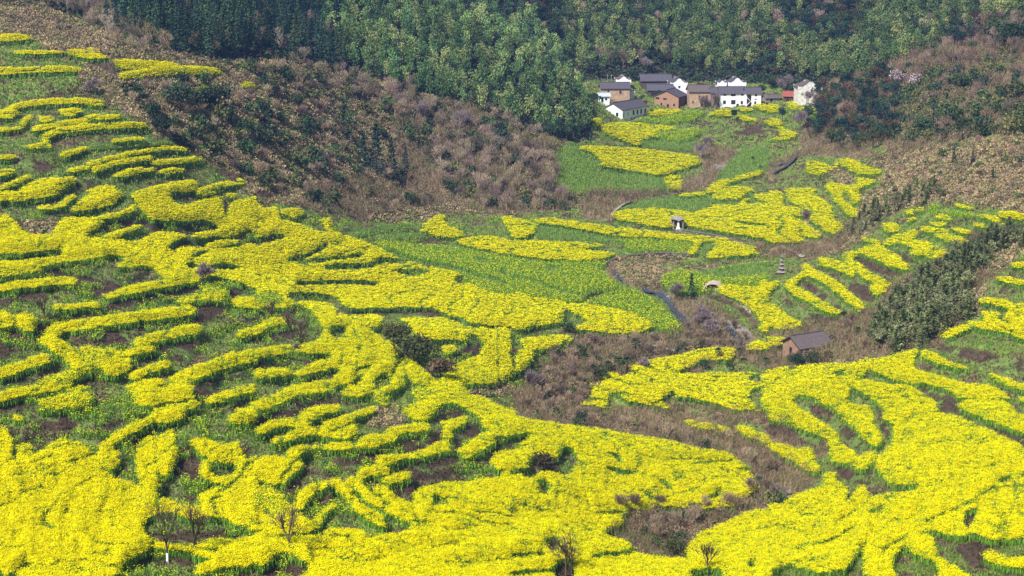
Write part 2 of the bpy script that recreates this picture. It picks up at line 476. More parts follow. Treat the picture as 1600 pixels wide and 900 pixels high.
g p 70,370 110,330 200,350 230,300 280,295 315,350 300,380 260,430 220,420 140,410 110,430 80,420
R p 80,400 120,360 200,360 220,400 130,410 100,430
g p 0,400 100,395 110,430 0,425
g p 440,318 490,325 520,350 515,370 470,345
g p 435,390 470,385 520,400 590,405 570,425 500,425
g p 680,440 720,450 750,480 745,500 710,475
g p 120,470 150,440 185,490 150,520 125,500
g p 890,545 950,505 985,480 965,525
g s10 850,370 1000,360 1050,352
g s10 640,520 700,560
g s8 0,560 100,580 200,600
g s7 600,330 700,350 900,350
g s7 200,500 330,540 380,590
g s7 950,440 980,440
g p 370,605 450,592 520,600 500,608
g s26 0,805 80,800 150,795
g s26 380,805 460,795 560,788
g p 140,720 220,720 230,760 200,790 150,750
g s26 0,885 100,880 180,872
R p 200,830 290,830 300,900 200,900
B p 520,610 700,570 850,590 950,620 1100,560 1180,600 1050,610 900,680 830,740 820,810 700,800 600,790 560,740 430,700 520,650
g p 930,580 1040,570 1050,600 950,630 900,610
Y p 820,770 850,730 900,690 1000,650 1080,610 1200,605 1200,900 900,900 840,830
g p 840,870 960,860 990,900 840,900
g p 1100,840 1140,820 1140,860 1110,860
T 1200 600 3
g p 0,0 1200,0 1200,900 240,520 0,180
B p 0,180 100,190 280,260 280,340 240,420 180,480 60,560 0,590
g p 240,340 400,390 500,380 560,450 600,500 430,540 300,520 240,420
R p 0,190 80,195 200,230 270,265 270,300 180,290 80,265 0,240
R p 110,90 180,90 260,110 340,160 440,270 480,310 420,320 340,240 230,170
R p 370,0 400,20 480,60 530,120 545,200 570,230 560,270 530,220 500,130 440,80
R p 640,0 760,20 860,60 900,110 1000,160 1150,220 1200,240 1200,310 1060,220 900,150 800,130 780,80 700,30
R p 300,390 420,400 500,380 520,430 460,480 350,450
W s40 0,480 50,500 90,520
P s16 0,570 60,530 110,520
Y p 0,0 360,0 370,60 410,95 480,105 500,190 530,230 530,270 500,290 450,250 400,200 340,150 320,120 250,90 210,60 140,55 110,80 180,130 250,175 310,220 350,280 410,320 415,340 500,310 505,340 450,400 400,380 410,360 350,370 290,345 280,260 180,220 80,180 0,150
g s5 280,60 410,95
Y p 400,0 630,0 720,40 790,90 800,130 900,155 1000,200 1120,255 1200,330 1200,700 1100,720 1060,730 960,700 860,720 800,690 700,690 780,720 800,780 780,800 860,840 940,880 940,900 500,900 450,860 450,780 360,860 240,880 120,850 20,880 0,880 0,590 60,560 150,510 250,480 270,420 310,410 320,450 370,490 360,540 400,550 430,540 520,520 620,500 700,480 600,470 560,450 510,390 520,340 580,280 580,180 540,160 540,110 480,60 410,20
g s5 610,170 700,140 800,130
g s6 950,360 900,390 860,430
g s9 1020,390 1090,370
g s22 580,480 640,492 700,480
g p 1060,460 1100,430 1150,415 1140,450 1090,465
R p 920,600 960,580 990,575 980,620 940,680 915,640
g s14 740,640 850,595 960,545 1060,480
g s16 250,745 330,712 405,670
g s12 310,655 370,618 410,585
g s12 480,605 540,582
g s14 210,675 240,640
g s12 160,612 220,612
g s8 450,460 540,430
g s8 560,650 680,620 720,580
g s8 0,650 200,700
g s7 60,760 200,790
R p 520,790 560,755 620,718 660,700 650,730 580,765 540,800
g p 590,800 650,760 700,800 780,830 800,860 790,900 610,900 580,850
g p 770,690 830,700 960,720 1050,740 1200,730 1200,900 950,900 870,850 790,800
R p 880,760 1000,740 1100,770 1010,810 1040,860 960,870 900,810
Y p 1020,790 1060,780 1120,810 1200,820 1200,860 1100,850 1030,820
g p 20,870 60,850 130,850 150,880 20,885
g p 360,880 430,760 450,780 450,900 360,900
R p 425,760 445,740 475,730 450,770
g s14 1080,610 1100,640 1120,670
g s12 1180,600 1200,620
Y p 400,545 410,500 430,478 455,490 470,525 440,545
Y p 0,285 60,280 130,300 200,300 220,350 240,400 210,415 130,370 40,320
Y p 0,250 15,265 0,275
Y p 780,0 1020,0 1110,45 1115,65 1000,68 900,62 860,30
Y p 890,95 960,72 1060,75 1130,90 1160,130 1200,150 1200,225 1100,190 960,140
Y p 1110,0 1200,0 1200,30 1160,15
Y p 1180,65 1200,60 1200,95
"""
# ---------------------------------------------------------------- geometry of the valley
F_PX, PITCH, CAM_Z = 2550.0, math.radians(13.0), 120.0
CP, SP = math.cos(PITCH), math.sin(PITCH)

def ray(u, v):
    """direction (x, y, z) of the sight line through photo position (u, v), unit depth along the axis"""
    a = (np.asarray(u, float) - 800.0) / F_PX
    b = (450.0 - np.asarray(v, float)) / F_PX
    return a, CP + b * SP, -SP + b * CP

def proj(x, y, z):
    dz = z - CAM_Z
    dep = y * CP - dz * SP
    dep = np.maximum(dep, 1.0)
    b = (y * SP + dz * CP) / dep
    return 800.0 + F_PX * x / dep, 450.0 - F_PX * b, dep

# landmarks of the relief: (u, v, distance)
LM = [(0,60,500),(0,180,440),(0,300,370),(0,450,305),(0,600,260),(0,740,230),(0,900,195),
 (300,110,480),(200,200,430),(200,300,390),(300,380,385),(200,500,300),(200,620,262),(200,740,235),
 (150,30,540),(300,40,560),(450,90,550),(420,200,500),(350,280,440),(450,320,440),
 (600,60,640),(700,150,600),(700,20,700),(800,60,690),(860,130,650),(900,215,600),(560,345,485),(700,330,525),(600,240,560),(860,335,540),(800,240,570),
 (900,240,612),(1000,280,600),(960,187,690),(1150,170,715),(1000,140,745),(1180,125,760),(950,120,765),(1265,155,730),
 (1000,60,800),(1200,60,800),(1000,0,840),(1200,0,845),(900,60,800),(1350,40,790),(1400,0,820),
 (1400,110,700),(1600,100,600),(1600,20,680),(1500,170,610),(1600,205,500),(1500,250,510),(1400,215,600),(1300,220,640),
 (1200,260,625),(1100,270,620),(1300,290,575),(1400,275,545),(1200,350,530),(1050,360,530),(1265,395,500),
 (1600,330,430),(1450,350,475),(1300,430,455),(1240,470,440),(1450,470,400),(1600,450,385),(1600,520,355),
 (960,430,474),(1060,480,448),(1150,450,455),(1210,540,408),(1300,540,395),(900,350,520),(700,400,475),(900,470,440),(800,430,455),
 (500,460,400),(400,400,405),(600,500,372),(800,500,405),(950,500,424),(960,570,392),(850,620,368),(760,540,368),
 (500,600,300),(640,620,305),(700,570,345),(350,640,262),(850,665,325),(1000,665,352),(1000,690,322),(1100,740,308),(850,750,275),(700,760,258),
 (600,720,255),(400,740,240),(450,640,272),(0,830,212),(200,830,215),(600,900,200),(300,900,197),(900,900,222),(760,830,235),
 (1060,830,285),(1170,770,318),(1230,750,322),(1100,895,236),(1000,860,262),(1300,880,238),(1600,880,222),(1600,700,275),(1400,740,285),(1450,620,332),(1250,650,345),(1300,700,318),(1100,620,375),(1000,600,372),(1600,600,325),(1300,600,352)]
# ground outside the picture: (x, y, z)
XT = [(0,20,108),(-150,20,108),(150,20,108),(0,90,64),(-120,110,56),(120,110,54),(0,160,46),(-60,165,46),(70,170,40),(-250,250,72),(-300,400,105),(-330,560,130),(-200,720,150),(-60,850,140),(80,900,120),(200,930,130),(330,800,135),
 (360,600,110),(300,450,78),(260,330,60),(220,200,46),(-100,1000,210),(100,1050,215),(350,1000,220),(-450,800,200),(500,500,150),(-500,300,150)]

def hypot2(x0, y0, x1, y1):
    d2 = (x0[:, None] - x1[None]) ** 2 + (y0[:, None] - y1[None]) ** 2
    return 0.5 * d2 * np.log(d2 + 1e-9)

_a = np.array(LM, float)
_rx, _ry, _rz = ray(_a[:, 0], _a[:, 1])
_n = np.sqrt(_rx ** 2 + _ry ** 2 + _rz ** 2)
_px, _py, _pz = _rx / _n * _a[:, 2], _ry / _n * _a[:, 2], CAM_Z + _rz / _n * _a[:, 2]
_x = np.array(XT, float)
PX = np.concatenate([_px, _x[:, 0]]) / 100; PY = np.concatenate([_py, _x[:, 1]]) / 100; PZ = np.concatenate([_pz, _x[:, 2]])
_N = len(PX)
_A = np.zeros((_N + 3, _N + 3)); _A[:_N, :_N] = hypot2(PX, PY, PX, PY) + 0.004 * np.eye(_N)
_A[:_N, _N] = 1; _A[:_N, _N + 1] = PX; _A[:_N, _N + 2] = PY; _A[_N:, :_N] = _A[:_N, _N:].T
_W = np.linalg.solve(_A, np.concatenate([PZ, [0, 0, 0]]))
def base_h(x, y):
    x = np.asarray(x, float).ravel() / 100; y = np.asarray(y, float).ravel() / 100
    out = np.empty(len(x))
    for i in range(0, len(x), 20000):
        s = slice(i, i + 20000)
        out[s] = hypot2(x[s], y[s], PX, PY) @ _W[:_N] + _W[_N] + _W[_N + 1] * x[s] + _W[_N + 2] * y[s]
    return out

# polar grid round the viewpoint's foot
TH = np.radians(np.linspace(-42, 42, 1681))
RR = np.concatenate([np.linspace(15, 175, 41)[:-1], np.geomspace(175, 860, 660), np.geomspace(866, 1500, 60)])
_ct = TH[::12]; _cr = np.concatenate([RR[:40:4], RR[40:700:6], RR[700::6], [1500]])
_CX, _CY = np.outer(_cr, np.sin(_ct)), np.outer(_cr, np.cos(_ct))
_CH = base_h(_CX, _CY).reshape(_CX.shape)
_fi = np.interp(RR, _cr, np.arange(len(_cr)))
_i0 = np.clip(_fi.astype(int), 0, len(_cr) - 2); _f = (_fi - _i0)[:, None]
_H1 = _CH[_i0] * (1 - _f) + _CH[_i0 + 1] * _f
_fj = np.arange(len(TH)) / 12.0; _j0 = np.clip(_fj.astype(int), 0, len(_ct) - 2); _g = (_fj - _j0)[None]
HB = _H1[:, _j0] * (1 - _g) + _H1[:, _j0 + 1] * _g
GX, GY = np.outer(RR, np.sin(TH)), np.outer(RR, np.cos(TH))

def vnoise(x, y, seed=0):
    """smooth value noise in 0..1"""
    xi, yi = np.floor(x).astype(np.int64), np.floor(y).astype(np.int64)
    fx, fy = x - xi, y - yi
    fx, fy = fx * fx * (3 - 2 * fx), fy * fy * (3 - 2 * fy)
    def h(a, b):
        n = (a * 374761393 + b * 668265263 + seed * 1442695041) & 0xffffffff
        n = ((n ^ (n >> 13)) * 1274126177) & 0xffffffff
        return ((n ^ (n >> 16)) & 0xffff) / 65535.0
    return (h(xi, yi) * (1 - fx) + h(xi + 1, yi) * fx) * (1 - fy) + (h(xi, yi + 1) * (1 - fx) + h(xi + 1, yi + 1) * fx) * fy
def fbm(x, y, o=3, seed=0):
    s, a, t = 0, 1.0, 0
    for k in range(o):
        s = s + a * vnoise(x * 2 ** k, y * 2 ** k, seed + k * 7); t += a; a *= 0.5
    return s / t

def height(x, y, H):
    r = np.hypot(x, y); t = np.arctan2(x, y)
    fi = np.interp(r, RR, np.arange(len(RR))); i0 = np.clip(fi.astype(int), 0, len(RR) - 2); f = fi - i0
    fj = np.clip((t - TH[0]) / (TH[1] - TH[0]), 0, len(TH) - 1.001); j0 = fj.astype(int); g = fj - j0
    return (H[i0, j0] * (1 - g) + H[i0, j0 + 1] * g) * (1 - f) + (H[i0 + 1, j0] * (1 - g) + H[i0 + 1, j0 + 1] * g) * f

TS = np.concatenate([np.geomspace(60, 1400, 420)])
def cast(u, v, H, lift=0.0):
    """first point of the ground (raised by lift) on the sight lines through (u, v)"""
    u = np.asarray(u, float); v = np.asarray(v, float); shp = u.shape
    rx, ry, rz = (q.ravel() for q in ray(u, v))
    n = len(rx); hit = np.zeros(n); lo = np.full(n, TS[0]); alive = np.ones(n, bool)
    L = np.broadcast_to(np.asarray(lift, float), shp).ravel()
    for t in TS:
        k = np.nonzero(alive)[0]
        if not len(k): break
        below = CAM_Z + rz[k] * t < height(rx[k] * t, ry[k] * t, H) + L[k]
        kk = k[below]; hit[kk] = t; alive[kk] = False
        lo[k[~below]] = t
    hi = np.where(hit > 0, hit, TS[-1])
    for _ in range(7):
        m = (lo + hi) / 2
        b = CAM_Z + rz * m < height(rx * m, ry * m, H) + L
        hi = np.where(b, m, hi); lo = np.where(b, lo, m)
    x, y = rx * hi, ry * hi
    return x.reshape(shp), y.reshape(shp), height(x, y, H).reshape(shp), (hit > 0).reshape(shp)

# ---------------------------------------------------------------- what grows where, read from surveyed outlines
CLS = {'g': 0, 'R': 1, 'D': 2, 'B': 3, 'F': 4, 'W': 5, 'P': 6, 'Y': 7, 'H': 8, 'G': 9}
IMW, IMH = 1600, 900
def fill_poly(M, pts, val):
    x, y = pts[:, 0], pts[:, 1]
    x0, x1 = int(max(0, x.min())), int(min(IMW, x.max() + 2)); y0, y1 = int(max(0, y.min())), int(min(IMH, y.max() + 2))
    if x1 <= x0 or y1 <= y0: return
    gx = np.arange(x0, x1) + 0.5
    sub = np.zeros((y1 - y0, x1 - x0), bool)
    x2, yy2 = np.roll(x, -1), np.roll(y, -1)
    for r in range(y0, y1):
        yc = r + 0.5
        c = ((y <= yc) != (yy2 <= yc))
        if not c.any(): continue
        xs = np.sort(x[c] + (yc - y[c]) / (yy2[c] - y[c]) * (x2[c] - x[c]))
        sub[r - y0] = (np.searchsorted(xs, gx) % 2) == 1
    M[y0:y1, x0:x1][sub] = val
def smooth_line(p, n=6):
    if len(p) < 3: return p
    q = np.vstack([2 * p[0] - p[1], p, 2 * p[-1] - p[-2]]); out = []
    for i in range(1, len(q) - 2):
        for t in np.arange(n) / n:
            a, b, c, d = q[i - 1], q[i], q[i + 1], q[i + 2]
            out.append(0.5 * (2 * b + (c - a) * t + (2 * a - 5 * b + 4 * c - d) * t * t + (3 * b - a - 3 * c + d) * t ** 3))
    out.append(q[-2]); return np.array(out)
def smooth_poly(p, n=4):
    out = []; m = len(p)
    for i in range(m):
        a, b, c, d = p[i - 1], p[i], p[(i + 1) % m], p[(i + 2) % m]
        if np.hypot(*(c - b)) > 60: out.append(b); continue
        for t in np.arange(n) / n:
            out.append(0.5 * (2 * b + (c - a) * t + (2 * a - 5 * b + 4 * c - d) * t * t + (3 * b - a - 3 * c + d) * t ** 3))
    return np.array(out)
def stroke(M, p, w, val):
    p = smooth_line(p); r = w / 2
    for i in range(len(p) - 1):
        a, b = p[i], p[i + 1]
        x0, x1 = int(max(0, min(a[0], b[0]) - r)), int(min(IMW, max(a[0], b[0]) + r + 2))
        y0, y1 = int(max(0, min(a[1], b[1]) - r)), int(min(IMH, max(a[1], b[1]) + r + 2))
        if x1 <= x0 or y1 <= y0: continue
        X, Y = np.meshgrid(np.arange(x0, x1) + 0.5, np.arange(y0, y1) + 0.5)
        d = b - a; L = max(1e-6, d @ d)
        t = np.clip(((X - a[0]) * d[0] + (Y - a[1]) * d[1]) / L, 0, 1)
        # strips of crop are wider across the slope than they look tall
        M[y0:y1, x0:x1][np.hypot(X - a[0] - t * d[0], Y - a[1] - t * d[1]) < r] = val
def paint():
    M = np.zeros((IMH, IMW), np.uint8); ox = oy = 0; s = 1.0
    for ln in TRACE.strip().splitlines():
        w = ln.split()
        if w[0] == 'T': ox, oy, s = float(w[1]), float(w[2]), float(w[3]); continue
        pts = np.array([[float(c) for c in q.split(',')] for q in w[2:]]) / s + [ox, oy]
        if w[1] == 'p': fill_poly(M, smooth_poly(pts), CLS[w[0]])
        else: stroke(M, pts, float(w[1][1:]) / s, CLS[w[0]])
    return M
rng = np.random.default_rng(7)
MASK = paint()

# ---------------------------------------------------------------- relief of the terraces
def cls_at(u, v):
    """ground cover seen at photo position, with slightly ragged borders"""
    s = np.clip(np.asarray(v) / 900.0, 0.25, 1); u = np.asarray(u, float); u = np.where(u < 0, -u, np.where(u > 1599, 3198 - u, u))
    du = (fbm(np.asarray(u) / 9.0, np.asarray(v) / 7.0, 2, 3) - 0.5) * 4.5 * s
    dv = (fbm(np.asarray(u) / 9.0, np.asarray(v) / 7.0, 2, 11) - 0.5) * 3.2 * s
    return MASK[np.clip((v + dv).astype(int), 0, 899), np.clip((u + du).astype(int), 0, 1599)]

crop = (MASK >= 7).astype(float)
Rm = (MASK == 1).astype(float) * 1.0
edge = np.zeros_like(crop); edge[2:] = np.clip(crop[:-2] - crop[2:], 0, 1)     # just below each strip of crop
hgt = np.linspace(0.25, 1.0, 900)[:, None]
for k in range(10):
    sh = np.zeros_like(crop); sh[k:] = edge[:900 - k] if k else edge
    Rm = np.maximum(Rm, sh * (k < 10 * hgt) * 0.8)
Lr = 26 * np.linspace(0.28, 1.0, 900)
up = np.zeros_like(crop); st = np.zeros(1600)
for r in range(899, -1, -1):
    a = math.exp(-1 / Lr[r]); up[r] = st; st = st * a + Rm[r] * (1 - a) * 2.2
dn = np.zeros_like(crop); st = np.zeros(1600)
for r in range(900):
    a = math.exp(-1 / Lr[r]); dn[r] = st; st = st * a + Rm[r] * (1 - a) * 2.2
REL = np.tanh(up) - np.tanh(dn)
_k = np.ones(7) / 7
REL = np.apply_along_axis(lambda q: np.convolve(q, _k, 'same'), 1, REL)
_U, _V = np.meshgrid(np.arange(-620, 2221, 4.0), np.arange(-60, 961, 4.0))
_bx, _by, _bz, _ok = cast(_U, _V, HB)
_DEP = proj(_bx, _by, _bz)[2]
def depth_at(u, v):
    return _DEP[np.clip(((v + 60) / 4).astype(int), 0, _DEP.shape[0] - 1), np.clip(((u + 620) / 4).astype(int), 0, _DEP.shape[1] - 1)]
gu, gv, gd = proj(GX, GY, HB)
vis = (gd < depth_at(gu, gv) * 1.02) & (gv > -60) & (gv < 960) & (gu > -620) & (gu < 2220)
amp = np.where(vis, 1.0, 0.0)
cu, cv = np.clip(np.where(gu < 0, -gu, np.where(gu > 1599, 3198 - gu, gu)), 0, 1599).astype(int), np.clip(gv, 0, 899).astype(int)
flat = np.isin(MASK[cv, cu], (5,))
H = HB + REL[cv, cu] * 1.05 * amp * np.clip((gv + 40) / 80, 0, 1)
H = H + (fbm(GX / 7, GY / 7, 3, 5) - 0.5) * 1.1 * np.where(np.isin(MASK[cv, cu], (4, 5)), 0.6, 1.0) * np.where(MASK[cv, cu] >= 7, 0.35, 1.0)
_B = (np.isin(MASK[cv, cu], (5,)) & vis)
H = H - 0.7 * _B

gu, gv, gd = proj(GX, GY, H)
vis = (gd < depth_at(gu, gv) * 1.025) & (gv > -60) & (gv < 960) & (gu > -620) & (gu < 2220)
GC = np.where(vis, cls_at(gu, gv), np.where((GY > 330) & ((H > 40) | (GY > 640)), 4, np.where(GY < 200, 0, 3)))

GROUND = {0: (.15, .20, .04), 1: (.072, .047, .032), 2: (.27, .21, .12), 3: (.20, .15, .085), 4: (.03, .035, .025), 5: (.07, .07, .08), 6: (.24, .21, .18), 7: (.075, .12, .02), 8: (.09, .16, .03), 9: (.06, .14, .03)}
LUT = np.array([GROUND[k] for k in range(10)])

# ---------------------------------------------------------------- materials
def new_mat(name):
    m = bpy.data.materials.new(name); m.use_nodes = True; nt = m.node_tree
    b = nt.nodes['Principled BSDF']; b.inputs['Roughness'].default_value = 0.85
    b.inputs['Specular IOR Level'].default_value = 0.2
    return m, nt, b
def mat_ground():
    m, nt, b = new_mat('soil and turf')
    a = nt.nodes.new('ShaderNodeAttribute'); a.attribute_name = 'Col'
    tc = nt.nodes.new('ShaderNodeTexCoord')
    n = nt.nodes.new('ShaderNodeTexNoise'); n.inputs['Scale'].default_value = 0.9; n.inputs['Detail'].default_value = 6; n.inputs['Roughness'].default_value = 0.7
    nt.links.new(tc.outputs['Object'], n.inputs['Vector'])
    r = nt.nodes.new('ShaderNodeMapRange'); r.inputs[1].default_value = 0.3; r.inputs[2].default_value = 0.7; r.inputs[3].default_value = 0.55; r.inputs[4].default_value = 1.5
    nt.links.new(n.outputs[0], r.inputs[0])
    mx = nt.nodes.new('ShaderNodeVectorMath'); mx.operation = 'SCALE'
    nt.links.new(a.outputs['Color'], mx.inputs[0]); nt.links.new(r.outputs[0], mx.inputs['Scale'])
    nt.links.new(mx.outputs[0], b.inputs['Base Color'])
    bp = nt.nodes.new('ShaderNodeBump'); bp.inputs['Distance'].default_value = 0.5; bp.inputs['Strength'].default_value = 0.8
    nt.links.new(n.outputs[0], bp.inputs['Height']); nt.links.new(bp.outputs[0], b.inputs['Normal'])
    return m
def mat_leaf(name, trans=0.3, rnd=0.35):
    m = bpy.data.materials.new(name); m.use_nodes = True; nt = m.node_tree
    nt.nodes.remove(nt.nodes['Principled BSDF']); out = nt.nodes['Material Output']
    a = nt.nodes.new('ShaderNodeAttribute'); a.attribute_name = 'Col'
    oi = nt.nodes.new('ShaderNodeObjectInfo')
    r = nt.nodes.new('ShaderNodeMapRange'); r.inputs[3].default_value = 1 - rnd; r.inputs[4].default_value = 1 + rnd
    nt.links.new(oi.outputs['Random'], r.inputs[0])
    h = nt.nodes.new('ShaderNodeHueSaturation'); nt.links.new(a.outputs['Color'], h.inputs['Color']); nt.links.new(r.outputs[0], h.inputs['Value'])
    mr = nt.nodes.new('ShaderNodeMath'); mr.operation = 'MULTIPLY'; mr.inputs[1].default_value = 7.31; nt.links.new(oi.outputs['Random'], mr.inputs[0])
    fr = nt.nodes.new('ShaderNodeMath'); fr.operation = 'FRACT'; nt.links.new(mr.outputs[0], fr.inputs[0])
    r2 = nt.nodes.new('ShaderNodeMapRange'); r2.inputs[3].default_value = 0.5 - rnd * 0.07; r2.inputs[4].default_value = 0.5 + rnd * 0.07
    nt.links.new(fr.outputs[0], r2.inputs[0]); nt.links.new(r2.outputs[0], h.inputs['Hue'])
    d = nt.nodes.new('ShaderNodeBsdfDiffuse'); t = nt.nodes.new('ShaderNodeBsdfTranslucent'); mx = nt.nodes.new('ShaderNodeMixShader')
    mx.inputs[0].default_value = trans
    nt.links.new(h.outputs[0], d.inputs[0]); nt.links.new(h.outputs[0], t.inputs[0])
    nt.links.new(d.outputs[0], mx.inputs[1]); nt.links.new(t.outputs[0], mx.inputs[2]); nt.links.new(mx.outputs[0], out.inputs[0])
    return m
M_GROUND = mat_ground()
M_CROP = mat_leaf('rapeseed plants', 0.42, 0.0)
M_LEAF = mat_leaf('foliage', 0.25, 0.3)
M_TWIG = mat_leaf('bare twigs', 0.1, 0.3)
M_TURF = mat_leaf('turf and scrub', 0.2, 0.0)

# ---------------------------------------------------------------- helpers
def tag(o, label=None, cat=None, group=None, kind=None):
    if label: o['label'] = label
    if cat: o['category'] = cat
    if group: o['group'] = group
    if kind: o['kind'] = kind
    return o
def mesh_np(name, V, Q, C, mat):
    """V (n,3), Q (m,4) quads, C (n,3) colours"""
    me = bpy.data.meshes.new(name); n, m = len(V), len(Q)
    me.vertices.add(n); me.vertices.foreach_set('co', np.ascontiguousarray(V, np.float32).ravel())
    me.loops.add(m * 4); me.loops.foreach_set('vertex_index', np.ascontiguousarray(Q, np.int32).ravel())
    me.polygons.add(m); me.polygons.foreach_set('loop_start', np.arange(0, m * 4, 4, dtype=np.int32)); me.polygons.foreach_set('loop_total', np.full(m, 4, np.int32))
    me.update(calc_edges=True)
    if C is not None:
        ca = me.color_attributes.new('Col', 'FLOAT_COLOR', 'POINT')
        c4 = np.ones((n, 4), np.float32); c4[:, :3] = C; ca.data.foreach_set('color', c4.ravel())
    me.materials.append(mat)
    return me
def link(name, me, parent=None):
    o = bpy.data.objects.new(name, me); COL.objects.link(o)
    if parent is not None: o.parent = parent
    return o
def empty(name, loc, rz=0.0):
    o = bpy.data.objects.new(name, None); COL.objects.link(o); o.location = loc; o.rotation_euler.z = rz; o.empty_display_size = 0.5
    return o
def gz(x, y): return float(height(np.array([x]), np.array([y]), H)[0])
def at(u, v, lift=0.0):
    x, y, z, ok = cast(np.array([float(u)]), np.array([float(v)]), H, lift)
    return Vector((float(x[0]), float(y[0]), float(z[0])))

# ---------------------------------------------------------------- the ground sheet
def build_ground():
    nr, nt_ = GX.shape
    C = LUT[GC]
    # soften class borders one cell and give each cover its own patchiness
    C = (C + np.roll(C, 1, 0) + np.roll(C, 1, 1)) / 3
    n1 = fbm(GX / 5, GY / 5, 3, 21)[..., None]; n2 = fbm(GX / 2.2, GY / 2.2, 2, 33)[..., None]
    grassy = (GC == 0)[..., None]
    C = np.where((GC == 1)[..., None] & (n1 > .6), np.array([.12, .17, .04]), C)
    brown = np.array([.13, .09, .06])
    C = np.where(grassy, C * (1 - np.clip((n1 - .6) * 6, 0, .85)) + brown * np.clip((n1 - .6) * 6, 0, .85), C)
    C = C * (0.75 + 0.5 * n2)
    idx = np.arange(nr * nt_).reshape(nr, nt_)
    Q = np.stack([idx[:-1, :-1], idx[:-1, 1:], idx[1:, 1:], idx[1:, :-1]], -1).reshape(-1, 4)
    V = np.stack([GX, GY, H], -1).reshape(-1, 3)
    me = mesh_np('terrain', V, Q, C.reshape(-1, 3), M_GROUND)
    me.polygons.foreach_set('use_smooth', np.ones(len(Q), bool))
    tag(link('terrain', me), kind='structure')
    # the country round about, seen from no nearer than the hills
    xs = np.linspace(-2400, 2400, 61)
    X, Y = np.meshgrid(xs, xs + 600); Rr = np.hypot(X, Y); Tt = np.abs(np.arctan2(X, Y))
    Z = np.clip(20 + (Rr - 400) * 0.10, -20, 190)
    Z = np.where((Rr < 1560) & (Tt < R(50)) | (Rr < 300), -60, Z)
    idx = np.arange(61 * 61).reshape(61, 61)
    Q = np.stack([idx[:-1, :-1], idx[:-1, 1:], idx[1:, 1:], idx[1:, :-1]], -1).reshape(-1, 4)
    me = mesh_np('hills', np.stack([X, Y, Z], -1).reshape(-1, 3), Q, np.tile([.03, .06, .03], (61 * 61, 1)), M_GROUND)
    tag(link('hills', me), kind='structure')
build_ground()

# ---------------------------------------------------------------- leaf-quad templates
def quads(P, sx, sy, nrm=None, up=None, C=None, r=None, flat=None):
    """small quads at P with random (or given) orientation"""
    r = r or rng; n = len(P)
    a = r.normal(size=(n, 3)) if up is None else up + r.normal(size=(n, 3)) * 0.35
    a /= np.linalg.norm(a, axis=1)[:, None]
    if flat is not None:
        m = np.array([[0, -.25, 1.0]]) + r.normal(size=(n, 3)) * flat; a = np.cross(m, a); a /= np.linalg.norm(a, axis=1)[:, None]
    b = np.cross(a, r.normal(size=(n, 3)) if flat is None else m); b /= np.linalg.norm(b, axis=1)[:, None]
    sx = np.broadcast_to(sx, n)[:, None] / 2; sy = np.broadcast_to(sy, n)[:, None] / 2
    V = np.stack([P - a * sy - b * sx * .6, P - a * sy * .2 + b * sx, P + a * sy + b * sx * .3, P + a * sy * .3 - b * sx], 1).reshape(-1, 3)
    Q = np.arange(n * 4).reshape(n, 4)
    return V, Q, np.repeat(C, 4, 0)
def merge(*parts):
    V, Q, C = [], [], []; k = 0
    for v, q, c in parts:
        V.append(v); Q.append(q + k); C.append(c); k += len(v)
    return np.vstack(V), np.vstack(Q), np.vstack(C)
def cvar(base, n, amt=0.25, r=None):
    r = r or rng
    return np.clip(np.array(base)[None] * (1 + (r.random((n, 1)) - .5) * 2 * amt) * (1 + (r.random((n, 3)) - .5) * amt * .6), 0, 1)
def tube(p, q, r0, r1, col, n=5):
    p, q = np.array(p, float), np.array(q, float); d = q - p; d /= np.linalg.norm(d) + 1e-9
    a = np.cross(d, [0.3, 0.1, 1.0] if abs(d[2]) < .9 else [1, 0, 0]); a /= np.linalg.norm(a); b = np.cross(d, a)
    t = np.arange(n) * 2 * math.pi / n
    ring = np.outer(np.cos(t), a) + np.outer(np.sin(t), b)
    V = np.vstack([p + ring * r0, q + ring * r1])
    Q = np.array([[i, (i + 1) % n, n + (i + 1) % n, n + i] for i in range(n)])
    return V, Q, np.tile(col, (2 * n, 1))
def scatter(tmpls, P, sc, tint=None, r=None, lean=0.0):
    """many copies of quad templates joined into one sheet: P (n,3), sc (n,3)"""
    r = r or rng; n = len(P); pick = r.integers(0, len(tmpls), n); Vs, Qs, Cs = [], [], []; k = 0
    th = r.random(n) * 2 * math.pi
    for t, (tv, tq, tcol) in enumerate(tmpls):
        s = np.nonzero(pick == t)[0]
        if not len(s): continue
        c, sn = np.cos(th[s])[:, None], np.sin(th[s])[:, None]
        x, y, z = tv[:, 0][None] * sc[s, 0:1], tv[:, 1][None] * sc[s, 1:2], tv[:, 2][None] * sc[s, 2:3]
        V = np.stack([x * c - y * sn, x * sn + y * c, z], -1) + P[s][:, None]
        C = np.broadcast_to(tcol[None], (len(s),) + tcol.shape)
        if tint is not None: C = C * tint[s][:, None]
        Q = tq[None] + (np.arange(len(s)) * len(tv))[:, None, None] + k
        Vs.append(V.reshape(-1, 3)); Qs.append(Q.reshape(-1, 4)); Cs.append(C.reshape(-1, 3)); k += len(s) * len(tv)
    return np.vstack(Vs), np.vstack(Qs), np.clip(np.vstack(Cs), 0, 1)

